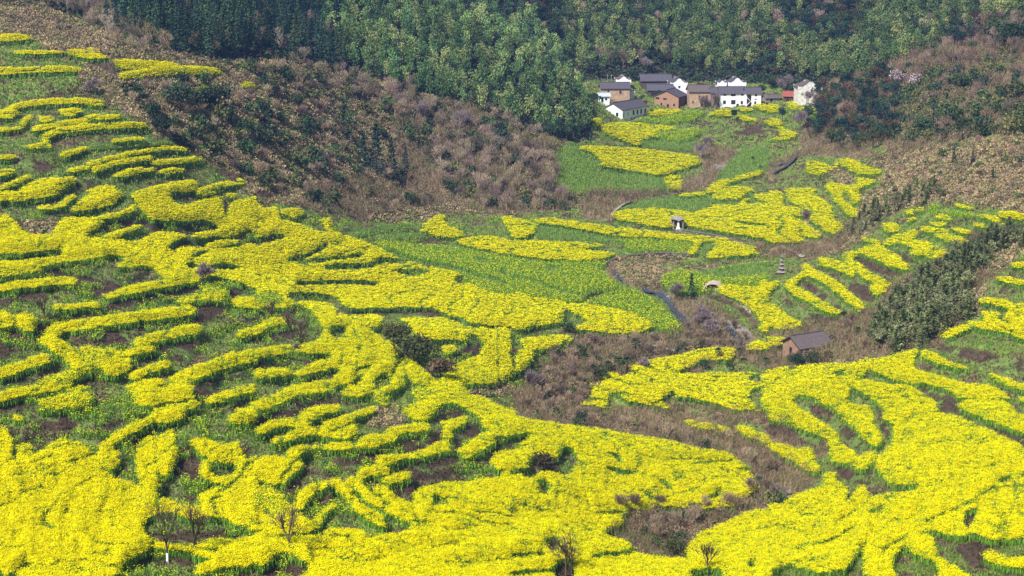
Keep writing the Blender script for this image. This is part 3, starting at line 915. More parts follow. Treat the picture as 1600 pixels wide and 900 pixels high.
# ---------------------------------------------------------------- rapeseed
YEL = (.92, .83, .0)
def plant(nf, ng, h=1.45, seed=0, fs=.20, dz=.10, flower=YEL, green=(.17, .35, .06)):
    r = np.random.default_rng(seed)
    parts = []
    if nf:
        P = np.stack([r.normal(size=nf) * .24, r.normal(size=nf) * .24, h - .02 - np.abs(r.normal(size=nf)) * dz], 1)
        parts.append(quads(P, fs, fs * .95, flat=.38, C=cvar(flower, nf, .13, r), r=r))
    P = np.stack([r.normal(size=ng) * .22, r.normal(size=ng) * .22, h * (.28 + .3 * r.random(ng))], 1)
    parts.append(quads(P, .13, h * .75, up=np.array([[0, 0, 2.4]]), C=cvar(green, ng, .35, r), r=r))
    return merge(*parts)
T_FULL = [plant(13, 5, seed=i, fs=.18) for i in range(6)]
T_NEAR = [plant(17, 6, seed=10 + i, fs=.145, dz=.17, green=(.20, .38, .05)) for i in range(6)]
T_HALF = [plant(2, 6, seed=20 + i, flower=(.8, .78, .02), green=(.22, .38, .05)) for i in range(5)]
T_GREEN = [plant(0, 7, h=.8, seed=40 + i, green=(.26, .38, .08)) for i in range(4)]

SEEDS = [  # photo position of the plot and how one would point it out
 (60, 180, 'yellow rapeseed strips on the high grassy terraces near the hilltop scrub'),
 (260, 105, 'pair of long yellow rapeseed plots highest under the dark conifers'),
 (210, 255, 'thin curved rapeseed rows on green terraces beside the tan scrub'),
 (90, 300, 'short orange-yellow rapeseed plots on the terraces at the edge of the hillside'),
 (300, 320, 'hooked yellow rapeseed plot with deep green edge at the foot of the scrub'),
 (120, 470, 'yellow rapeseed strips between dark earth banks below the broad yellow belt'),
 (60, 560, 'ragged yellow rapeseed patches round the brown earth mounds'),
 (560, 420, 'broad yellow rapeseed belt with curved green slits sweeping down to the valley floor'),
 (620, 390, 'half-flowering pale green rapeseed on the valley floor beneath the spur'),
 (820, 385, 'yellow rapeseed tongue beside the green plots in mid valley'),
 (700, 355, 'small pointed yellow rapeseed plot against the foot of the scrub spur'),
 (1000, 365, 'long yellow rapeseed plot curving above the dry stream bed'),
 (950, 500, 'oval bright yellow rapeseed plot tapering above the stream bank'),
 (990, 480, 'yellow-green young rapeseed plot beside the oval yellow one'),
 (850, 550, 'small folded yellow rapeseed plots over the brown gully'),
 (760, 560, 'yellow rapeseed plot with upright rows beside the dark bushes'),
 (960, 255, 'long yellow rapeseed plot below the hamlet with dull green field beside it'),
 (1000, 205, 'rounded yellow rapeseed plot in front of the long white house'),
 (1170, 185, 'little yellow rapeseed patches in front of the white two-storey house'),
 (1100, 330, 'wide layered yellow rapeseed plots round the little pavilion'),
 (1310, 270, 'yellow rapeseed terraces at the bend below the right-hand woods'),
 (1260, 340, 'wavy yellow rapeseed plots across the gully from the pavilion'),
 (1180, 470, 'yellow and green rapeseed plot behind the arched shelter'),
 (1290, 440, 'narrow slanting rapeseed ribbons on the terraced knoll'),
 (1430, 370, 'broken yellow rapeseed patches above the feathery conifer grove'),
 (1560, 500, 'yellow rapeseed strips above the green bank at the picture edge'),
 (1130, 600, 'wide yellow rapeseed field in front of the brick hut'),
 (1400, 640, 'great fan of yellow rapeseed plots with brown ribs between'),
 (1540, 620, 'separate yellow rapeseed plots above the brown diagonal bank'),
 (1250, 700, 'small yellow rapeseed plot on the rim of the stony stream'),
 (1350, 820, 'near yellow rapeseed slope combed by diagonal rows'),
 (480, 640, 'curved yellow rapeseed strips with green sides stepping down the middle slope'),
 (260, 620, 'bright round-cornered rapeseed plots on the mossy slope'),
 (250, 710, 'upright double lobe of yellow rapeseed beside a dark hollow'),
 (100, 800, 'big ragged yellow rapeseed field in the near corner'),
 (400, 840, 'yellow rapeseed band behind the white-footed sapling'),
 (950, 720, 'rounded yellow rapeseed spur above the streamside brush'),
 (700, 820, 'broad near rapeseed slope of long horizontal rows')]
def crops():
    # components of the crop, so that each plot belongs to one field as a whole
    q = 4; m = (MASK[::q, ::q] >= 7); hh, ww = m.shape
    kind_ = np.where(MASK[::q, ::q] == 7, 1, 2)
    lab = np.where(m, np.arange(1, m.size + 1).reshape(m.shape), 0); key = np.where(m, kind_, 0)
    while True:
        new = lab.copy()
        for ax, s in ((0, 1), (0, -1), (1, 1), (1, -1)):
            sh = np.roll(lab, s, ax); kk = np.roll(key, s, ax)
            ok = (kk == key) & m
            new = np.where(ok, np.maximum(new, sh), new)
        flatn = new.ravel(); nz = flatn > 0
        flatn[nz] = np.maximum(flatn[nz], flatn[flatn[nz] - 1])
        if (flatn.reshape(m.shape) == lab).all(): break
        lab = flatn.reshape(m.shape)
    sx = np.array([[s[0], s[1]] for s in SEEDS], float) / q
    cx, cy = np.meshgrid(np.arange(ww), np.arange(hh))
    near = np.argmin([(cx - a) ** 2 + ((cy - b) * 1.6) ** 2 for a, b in sx], 0)
    owner = near.copy()
    ids, inv, cnt = np.unique(lab, return_inverse=True, return_counts=True); inv = inv.reshape(lab.shape)
    for k in range(len(ids)):
        if ids[k] == 0 or cnt[k] > 5200 / 16 * 4: continue
        s = inv == k
        owner[s] = np.bincount(near[s], minlength=len(SEEDS)).argmax()
    # sight-line sampling, closer together where the ground is far off
    vs = [-0.0]; rows = []
    v = 30.0
    while v < 975:
        rows.append(v); v += 0.95 + 1.05 * np.clip((v - 150) / 500, 0, 1)
    U, V = [], []
    for v in rows:
        u = np.arange(-260, 1860, 2.3); U.append(u + (rng.random(len(u)) - .5) * 2.3); V.append(np.full(len(u), v) + (rng.random(len(u)) - .5) * 1.8)
    U, V = np.concatenate(U), np.concatenate(V)
    cl = cls_at(U, V); cl = np.where((cl <= 1) & (V > 330) & (U < 860) & (fbm(U / 26, V / 11, 3, 71) > .60) & (rng.random(len(U)) < .35), 10, cl); k = cl >= 7; U, V, cl = U[k], V[k], cl[k]
    x, y, z, ok = cast(U, V, H, np.where(cl == 9, .7, 1.2)); d = np.hypot(x, y)
    ok &= (d < 900) & (d > 100)
    # rows and thin places
    ang = fbm(x / 60, y / 60, 2, 77) * 3.0
    rowp = height(x, y, HB) / .85 + (x * np.cos(ang) + y * np.sin(ang)) / 30
    thin = fbm(x / 3.0, y / 3.0, 2, 55)
    inrow = (np.abs(rowp % 1 - .5) > .44) & (fbm(x / 9, y / 9, 2, 19) > .42) & (cl == 7)
    gap = inrow & (rng.random(len(x)) < .55) | (thin < .27) & (rng.random(len(x)) < .5)
    ok &= ~gap
    ow = owner[np.clip((V / q).astype(int), 0, hh - 1), np.clip((U / q).astype(int), 0, ww - 1)]
    jh = .93 + .12 * rng.random(len(x)) + (fbm(x / 2.5, y / 2.5, 2, 91) - .5) * .2
    s = 0.5 + d / 440.0
    jh = np.where(inrow, jh * .62, np.where(cl == 10, jh * .7, jh))
    SC = np.stack([s, s, jh], 1); P = np.stack([x, y, z - .05], 1)
    tn = 1 + (rng.random((len(x), 1)) - .5) * .26; tint = np.repeat(tn, 3, 1)
    pale = fbm(x / 18, y / 18, 2, 13)
    full = (cl == 7) & ((thin > .36) | (rng.random(len(x)) < np.where(d > 330, .97, .7))) & ~inrow; full = full | ((cl == 8) & (d < 330) & (rng.random(len(x)) < .35)); half = ((cl == 8) | (cl == 7) | (cl == 10)) & ~full
    tot = 0
    for i, (su, sv, label) in enumerate(SEEDS):
        parts = []
        for tm, sel in ((T_NEAR, full & (d < 340)), (T_FULL, full & (d >= 340)), (T_HALF, half), (T_GREEN, cl == 9)):
            j = np.nonzero(ok & sel & (ow == i))[0]
            if len(j): parts.append(scatter(tm, P[j], SC[j], tint[j]))
        if not parts: continue
        tot += sum(len(p[1]) for p in parts)
        me = mesh_np('rapeseed_field', *merge(*parts), M_CROP)
        tag(link('rapeseed_field', me), label, 'rapeseed field', 'rapeseed fields on the terraces', 'stuff')
    print('crop quads', tot)
crops()

# ---------------------------------------------------------------- turf, dead grass, low scrub
def tuft(n, w, h, spread, col, seed, amt=.35, upk=1.4):
    r = np.random.default_rng(seed)
    P = np.stack([r.normal(size=n) * spread, r.normal(size=n) * spread, h * (.25 + .45 * r.random(n))], 1)
    return quads(P, w, h * .8, up=np.array([[0, 0, upk]]), C=cvar(col, n, amt, r), r=r)
def domed(n, s, rad, h, col, seed, amt=.35):
    r = np.random.default_rng(seed)
    d = r.normal(size=(n, 3)); d /= np.linalg.norm(d, axis=1)[:, None]; d[:, 2] = np.abs(d[:, 2])
    P = d * (rad * (.55 + .45 * r.random((n, 1)))); P[:, 2] = P[:, 2] / rad * h
    return quads(P, s, s * 1.3, C=cvar(col, n, amt, r), r=r)
def ground_cover():
    U, V = [], []; v = -40.0
    while v < 975:
        u = np.arange(-260, 1860, 3.6); U.append(u + (rng.random(len(u)) - .5) * 3.6); V.append(np.full(len(u), v) + (rng.random(len(u)) - .5) * 3)
        v += 1.9 + 1.7 * np.clip((v - 150) / 500, 0, 1)
    U, V = np.concatenate(U), np.concatenate(V); cl = cls_at(U, V)
    x, y, z, ok = cast(U, V, H); d = np.hypot(x, y); ok &= (d < 950) & (d > 100)
    P = np.stack([x, y, z - .05], 1); s = .55 + d / 480; n1 = fbm(x / 6, y / 6, 3, 61); rn = rng.random(len(x))
    TG = [tuft(5, .2, .45, .25, c, 60 + i) for i, c in enumerate([(.13, .23, .04), (.17, .26, .05), (.09, .19, .035), (.21, .22, .08)])]
    TB = [tuft(5, .2, .5, .25, c, 70 + i) for i, c in enumerate([(.17, .12, .08), (.12, .085, .06), (.21, .16, .10)])]
    TD = [domed(26, .30, .8, .75, c, 80 + i, .22) for i, c in enumerate([(.40, .30, .17), (.33, .26, .15), (.26, .21, .13), (.36, .31, .14), (.16, .19, .07)])]
    TR = [tuft(5, .14, .5, .25, c, 90 + i) for i, c in enumerate([(.07, .05, .03), (.12, .085, .055), (.08, .06, .04), (.10, .14, .035)])]
    TBr = [merge(tuft(12, .07, 1.9, .5, c, 100 + i, .3, 1.0), domed(6, .3, .8, 1.1, c, 120 + i)) for i, c in enumerate([(.24, .17, .105), (.32, .235, .15), (.19, .15, .09), (.17, .20, .07)])]
    TF = [domed(12, .5, 1.0, 1.4, c, 110 + i) for i, c in enumerate([(.035, .065, .03), (.05, .08, .03), (.08, .07, .05)])]
    TP = [domed(9, .35, .3, .25, c, 130 + i, .15) for i, c in enumerate([(.30, .27, .24), (.22, .19, .17), (.36, .32, .28)])]
    def put(name, label, cat, tm, sel, k=1.0, kz=1.0):
        j = np.nonzero(ok & sel)[0]
        if not len(j): return
        ss = s[j] * k * (.7 + .6 * rng.random(len(j))); zz = ss * kz
        me = mesh_np(name, *scatter(tm, P[j], np.stack([ss, ss, zz], 1), (1 + (rng.random((len(j), 1)) - .5) * .3) * (.68 + .62 * fbm(x[j] / 9, y[j] / 9, 3, 44)[:, None])), M_TURF)
        tag(link(name, me), label, cat, kind='stuff')
    g = cl == 0
    put('grass', 'short green turf covering terrace banks between the rapeseed plots', 'grass', TG, g & (n1 < .6) & (rn < .8), 1, .9)
    put('dead_grass', 'withered brown grass patches on the green terrace banks', 'dead grass', TB, (g & (n1 >= .6) | (cl == 0) & (rn > .95)), 1, .9)
    put('bank_grass', 'dark withered stubble hanging on the bare earth banks', 'dead grass', TR, (cl == 1) & (rn < .38), 1, .8)
    put('dry_scrub', 'tan and pinkish dry shrubs and fern blanketing the open hillsides', 'dry scrub', TD, (cl == 2) & (rn < .8), .85, 1.0)
    put('streamside_brush', 'grey-brown leafless brush filling the gully and lower spur', 'brush', TBr, (cl == 3) & (rn < .6), .85, .9)
    put('forest_undergrowth', 'dark low undergrowth beneath the hillside trees', 'undergrowth', TF, (cl == 4) & (rn < .5), .9, .9)
    put('stream_pebbles', 'pale stones and rubble along the stream bed', 'stones', TP, (cl == 6) | ((cl == 5) & (rn < .3)) | ((cl == 3) & (rn > .985)), .8, .8)
ground_cover()

# ---------------------------------------------------------------- water
def water():
    m, nt, b = new_mat('stream water'); b.inputs['Base Color'].default_value = (.05, .06, .08, 1); b.inputs['Roughness'].default_value = .12
    b.inputs['Specular IOR Level'].default_value = .6
    n = nt.nodes.new('ShaderNodeTexNoise'); n.inputs['Scale'].default_value = 3; bp = nt.nodes.new('ShaderNodeBump'); bp.inputs['Strength'].default_value = .6; bp.inputs['Distance'].default_value = .3
    nt.links.new(n.outputs[0], bp.inputs['Height']); nt.links.new(bp.outputs[0], b.inputs['Normal'])
    V, Q = [], []
    for path, w in ((((960, 424), (966, 432), (972, 440)), 3.0), (((1005, 452), (1030, 462), (1042, 470), (1054, 486), (1066, 500), (1074, 508)), 3.6),
                    (((1134, 508), (1146, 522), (1156, 534), (1162, 546)), 3.6), (((1078, 290), (1090, 287), (1102, 283)), 2.5), (((838, 632), (846, 630), (854, 626)), 2.5), (((1196, 758), (1208, 764), (1222, 770), (1234, 776)), 3.4)):
        pts = [at(*p) for p in path]; pts = [Vector(q) for q in smooth_line(np.array([tuple(p) for p in pts]), 4)]
        k = len(V)
        for i, p in enumerate(pts):
            t = (pts[min(i + 1, len(pts) - 1)] - pts[max(i - 1, 0)]); t.z = 0; t.normalize(); nn = Vector((-t.y, t.x, 0)); ww = w * .6 * (.7 + .5 * random.Random(i + k).random())
            zc = gz(p.x, p.y) + .45
            for s_ in (-1, 1):
                q = p + nn * ww * s_ * .5; V.append((q.x, q.y, zc))
        for i in range(len(pts) - 1): Q.append((k + 2 * i, k + 2 * i + 1, k + 2 * i + 3, k + 2 * i + 2))
    tag(link('water', mesh_np('water', np.array(V), np.array(Q), None, m)), kind='structure')
water()

# ---------------------------------------------------------------- trees, shrubs, bamboo
def t_bamboo(seed, col=(.13, .20, .07), n=300, h=9.5):
    r = np.random.default_rng(seed); parts = []; dr = r.random() * 6.28; k = 7
    for i in range(k):                      # drooping sprays up a bending culm
        t = .45 + .5 * i / (k - 1); z = h * t; lean = .14 * h * t ** 3; rr = 1.45 * (.8 + .4 * r.random()); m = n // k; a2 = r.random() * 6.28
        c = np.array([lean * math.cos(dr) + .75 * math.cos(a2), lean * math.sin(dr) + .75 * math.sin(a2), z - .8])
        d = r.normal(size=(m, 3)); d /= np.linalg.norm(d, axis=1)[:, None]; P = c + d * np.array([rr, rr, 1.15]) * (.75 + .3 * r.random((m, 1)))
        parts.append(quads(P, .42, .62, up=np.array([[0, 0, -.7]]), C=cvar(np.array(col) * (.85 + .3 * r.random()), m, .28, r), r=r))
    return merge(*parts, tube((0, 0, -1), (0, 0, h * .8), .09, .05, (.12, .16, .06)))
def t_conifer(seed, col=(.03, .065, .04), n=260, h=12.0, rad0=2.3, up=-.5, low=.12):
    r = np.random.default_rng(seed); t = r.random(n) ** 1.25
    z = h * (low + (1 - low) * t); lay = .75 + .25 * np.cos(z * 5.0); rad = rad0 * (1 - t) * lay * (.25 + .75 * r.random(n) ** .6) + .12; a = r.random(n) * 6.283
    d = np.stack([np.cos(a), np.sin(a), np.full(n, up)], 1) * 1.2
    P = np.stack([rad * np.cos(a), rad * np.sin(a), z - rad * .3], 1)
    return merge(quads(P, .4, .95, up=d, C=cvar(col, n, .35, r), r=r), tube((0, 0, -1), (0, 0, h * .95), .16, .04, (.10, .07, .05)))
def t_broad(seed, col=(.05, .085, .035), n=300, h=8.5, rad=3.0, lobes=7, leaf=.62, trunk=(.12, .09, .07)):
    r = np.random.default_rng(seed); parts = []; per = n // lobes
    top = h
    parts.append(tube((0, 0, -1), (0, 0, h * .45), h * .028, h * .018, trunk))
    for i in range(lobes):
        a = i * 6.283 / lobes + r.random(); q = rad * (.25 + .45 * r.random()) if i else 0; c = np.array([q * math.cos(a), q * math.sin(a), h * (.55 + .22 * r.random()) if i else h * .78])
        R_ = rad * (.34 + .22 * r.random()); d = r.normal(size=(per, 3)); d /= np.linalg.norm(d, axis=1)[:, None]
        P = c + d * R_ * (.6 + .5 * r.random((per, 1))) * np.array([1, 1, .8]); tn = 1 + (r.random() - .5) * .5
        parts.append(quads(P, leaf, leaf * .8, C=cvar(np.array(col) * tn, per, .3, r), r=r))
        parts.append(tube((0, 0, h * .38), tuple(c), h * .012, h * .004, trunk, 4))
    return merge(*parts)
def limbs(seed, h, spread=.45, depth=4, w=.055, col=(.20, .165, .15), twig=.8, ntw=5, r0=None):
    """forked leafless tree; returns trunk template and twig template"""
    r = np.random.default_rng(seed); T, K = [], []
    def grow(p, d, L, rad, k):
        q = p + d * L; T.append(tube(p, q, rad, rad * .65, np.array(col) * (.85 + .3 * r.random()), 5 if k < 2 else 3))
        if k >= depth:
            n = ntw; base = q + r.normal(size=(n, 3)) * L * .35
            K.append(quads(base, w, twig, up=d[None] * 1.2 + np.array([[0, 0, .4]]), C=cvar(col, n, .25, r), r=r)); return
        for _ in range(3 if k else 4):
            e = d + r.normal(size=3) * spread; e[2] = abs(e[2]) * .8 + .25; e /= np.linalg.norm(e)
            grow(p + d * L * (.55 + .45 * r.random()), e, L * (.62 + .2 * r.random()), rad * .6, k + 1)
        if k < depth - 1: grow(q, d + r.normal(size=3) * .1, L * .7, rad * .65, k + 1)
    grow(np.array([0, 0, -.3]), np.array([0, 0, 1.0]), h * .38, r0 or h * .018, 0)
    return merge(*T), merge(*K)
def t_bare(seed, h=7.0, col=(.27, .20, .18), w=.07, depth=3, ntw=6): return merge(*limbs(seed, h, .5, depth, w, col, .9, ntw))
def t_bush(seed, col, n=150, h=2.2, rad=1.5, leaf=.42): 
    r = np.random.default_rng(seed); parts = []; k = 5
    for i in range(k):
        c = np.array([r.normal() * rad * .4, r.normal() * rad * .4, h * (.3 + .25 * r.random())]); d = r.normal(size=(n // k, 3)); d /= np.linalg.norm(d, axis=1)[:, None]
        P = c + d * np.array([rad * .55, rad * .55, h * .42]) * (.6 + .45 * r.random((n // k, 1))); P[:, 2] = np.abs(P[:, 2])
        parts.append(quads(P, leaf, leaf * .8, C=cvar(np.array(col) * (.8 + .4 * r.random()), n // k, .3, r), r=r))
    return merge(*parts)
def t_palm(seed, h=3.2, col=(.05, .085, .035)):
    r = np.random.default_rng(seed); tr = tube((0, 0, -.4), (r.normal() * .12, r.normal() * .12, h), .13, .10, (.12, .09, .07), 7); fr = []
    for i in range(16):
        a = i * 2.399 + r.random() * .3; el = math.radians(75 - 105 * i / 16); d = np.array([math.cos(a) * math.cos(el), math.sin(a) * math.cos(el), math.sin(el)]); side = np.cross(d, [0, 0, 1.0]); side /= np.linalg.norm(side) + 1e-6
        c0 = np.array([0, 0, h]); c1 = c0 + d * .55; fr.append(tube(c0, c1, .02, .02, (.07, .10, .04), 3))
        for k in range(7):
            b = (k - 3) * .42; e = d * math.cos(b) + side * math.sin(b); tip = c1 + e * .7 + np.array([0, 0, -.16 - .1 * r.random()]); wv = np.cross(e, np.cross(d, side)) * .17
            V = np.array([c1 - wv * .3, c1 + wv * .3, (c1 + tip) / 2 + wv + [0, 0, .05], tip]); fr.append((V, np.array([[0, 1, 2, 3]]), np.tile(np.array(col) * (.8 + .5 * r.random()), (4, 1))))
    return tr, merge(*fr)
def inside(px, py, poly):
    x, y = poly[:, 0], poly[:, 1]; x2, y2 = np.roll(x, -1), np.roll(y, -1); c = np.zeros(len(px), bool)
    for a, b, d, e in zip(x, y, x2, y2):
        if b == e: continue
        k = ((b <= py) != (e <= py)) & (px < a + (py - b) / (e - b) * (d - a)); c ^= k
    return c
def spots(poly, su, sv, seed, blur=.9):
    """jittered stand of plants over an outline given by photo positions; returns base points on the ground"""
    r = np.random.default_rng(seed); poly = np.array(poly, float)
    us = np.arange(poly[:, 0].min(), poly[:, 0].max() + su, su); vs_ = np.arange(poly[:, 1].min(), poly[:, 1].max() + sv, sv)
    U, V = np.meshgrid(us, vs_); U = U + (np.arange(len(vs_)) % 2)[:, None] * su / 2; U, V = U.ravel(), V.ravel()
    U = U + (r.random(len(U)) - .5) * su * blur; V = V + (r.random(len(V)) - .5) * sv * blur
    k = inside(U, V, poly); U, V = U[k], V[k]
    x, y, z, ok = cast(U, V, H); ok &= np.hypot(x, y) < 1200
    for dv in (0, 5, 10, 14):       # no bushes on the crop, nor hard against the small high plots
        ok &= ~(((dv < 5) | (V < 380)) & (MASK[np.clip(V - dv, 0, 899).astype(int), np.clip(U, 0, 1599).astype(int)] >= 7) & ((V - dv) > 2) & (V > 70))
    return np.stack([x, y, z], 1)[ok], U[ok], V[ok]
PROTO = {}
SHADE = {'bamboo': ('yellow-green', 'mid-green', 'fresh green', 'pale yellowish', 'deep green', 'soft green'), 'conifer': ('blue-green', 'dull green', 'blackish-green', 'lighter green'), 'leafy_tree': ('mid-green', 'brighter green', 'deep green', 'olive', 'brown-tinged'),
  'bare_tree': ('brown-twigged', 'pale-twigged', 'darkest-twigged', 'tan-twigged'), 'grove_conifer': ('olive', 'pale grey-green', 'darker green', 'yellowish-grey'), 'evergreen_shrub': ('mid-green', 'brighter green', 'darkest green', 'olive-yellow'),
  'dry_shrub': ('tan', 'greyish tan', 'dark brown', 'straw-coloured'), 'leafless_shrub': ('brown-twigged', 'pale-twigged', 'dark-twigged')}
def protos(name, tm, mat):
    PROTO[name] = ([mesh_np(name, *t, mat) for t in tm], tm, mat)
COUNT = {}
def stand(name, label, cat, group, P, size=1.0, var=.25, cap=310, seed=1, zk=1.0, rest=None, restlabel=None):
    """individual plants from shared meshes; whatever exceeds the cap becomes one mass"""
    r = random.Random(seed); mes, tm, mat = PROTO[name]; d = np.hypot(P[:, 0], P[:, 1]); P = P[np.argsort(d)]
    free = max(0, cap - COUNT.get(name, 0)); A, B = P[:free], P[free:]; COUNT[name] = COUNT.get(name, 0) + len(A)
    for p in A:
        kk = r.randrange(len(mes)); o = bpy.data.objects.new(name, mes[kk]); COL.objects.link(o); s = size * (1 + (r.random() - .5) * 2 * var)
        o.location = (p[0], p[1], p[2] - .15); o.rotation_euler = ((r.random() - .5) * .12, (r.random() - .5) * .12, r.random() * 6.283); o.scale = (s * (.9 + .2 * r.random()), s, s * zk * (.9 + .25 * r.random()))
        tag(o, SHADE[name][kk] + ' ' + label, cat, group)
    if len(B):
        g = np.random.default_rng(seed); s = size * (1 + (g.random((len(B), 1)) - .5) * 2 * var); B = B.copy(); B[:, 2] -= .15
        me = mesh_np(rest or name + '_mass', *scatter(tm, B, np.hstack([s, s, s * zk * (.9 + .25 * g.random((len(B), 1)))]), (.72 + .56 * g.random((len(B), 1)))), mat)
        tag(link(rest or name + '_mass', me), restlabel or 'mass of small plants, each a ' + label, cat + ' mass', kind='stuff')
def one(name, label, cat, p, trunk, crown, size=1.0, group=None, mc=None, mt=None, rz=None, extra=None):
    e = empty(name, p, rz if rz is not None else random.Random(int(p[0] * 10)).random() * 6.28); e.scale = (size,) * 3; tag(e, label, cat, group)
    if trunk is not None: link('trunk', mesh_np('trunk', *trunk, mt or M_TWIG), e)
    if crown is not None: link('crown', mesh_np('crown', *crown, mc or M_LEAF), e)
    return e

protos('bamboo', [t_bamboo(200 + i, c) for i, c in enumerate([(.20, .29, .09), (.11, .18, .06), (.15, .24, .09), (.27, .33, .12), (.06, .11, .05), (.12, .21, .07)])], M_LEAF)
protos('conifer', [t_conifer(220 + i, c) for i, c in enumerate([(.035, .075, .05), (.05, .10, .055), (.025, .06, .045), (.06, .10, .045)])], M_LEAF)
protos('leafy_tree', [t_broad(240 + i, c) for i, c in enumerate([(.04, .08, .045), (.06, .105, .05), (.03, .06, .045), (.085, .10, .035), (.10, .075, .04)])], M_LEAF)
protos('bare_tree', [t_bare(260 + i, 7.0, c, depth=3, ntw=7) for i, c in enumerate([(.29, .22, .16), (.36, .28, .21), (.23, .175, .14), (.31, .25, .14)])], M_TWIG)
protos('grove_conifer', [(t_broad(280 + i, c, 300, 5.2, 1.9, 8, .42) if i % 2 else t_conifer(280 + i, c, 300, 5.6, 2.3, .5, .03)) for i, c in enumerate([(.19, .22, .09), (.21, .24, .11), (.14, .175, .07), (.25, .25, .12)])], M_LEAF)
protos('evergreen_shrub', [t_bush(300 + i, c) for i, c in enumerate([(.055, .095, .035), (.09, .13, .05), (.04, .07, .04), (.13, .14, .05)])], M_LEAF)
protos('dry_shrub', [t_bush(320 + i, c, 130, 1.9, 1.5, .36) for i, c in enumerate([(.36, .27, .16), (.29, .22, .15), (.22, .17, .12), (.40, .32, .18)])], M_LEAF)
protos('leafless_shrub', [t_bare(340 + i, 3.4, c, .05, 3, 5) for i, c in enumerate([(.26, .19, .13), (.34, .26, .18), (.20, .15, .11)])], M_TWIG)

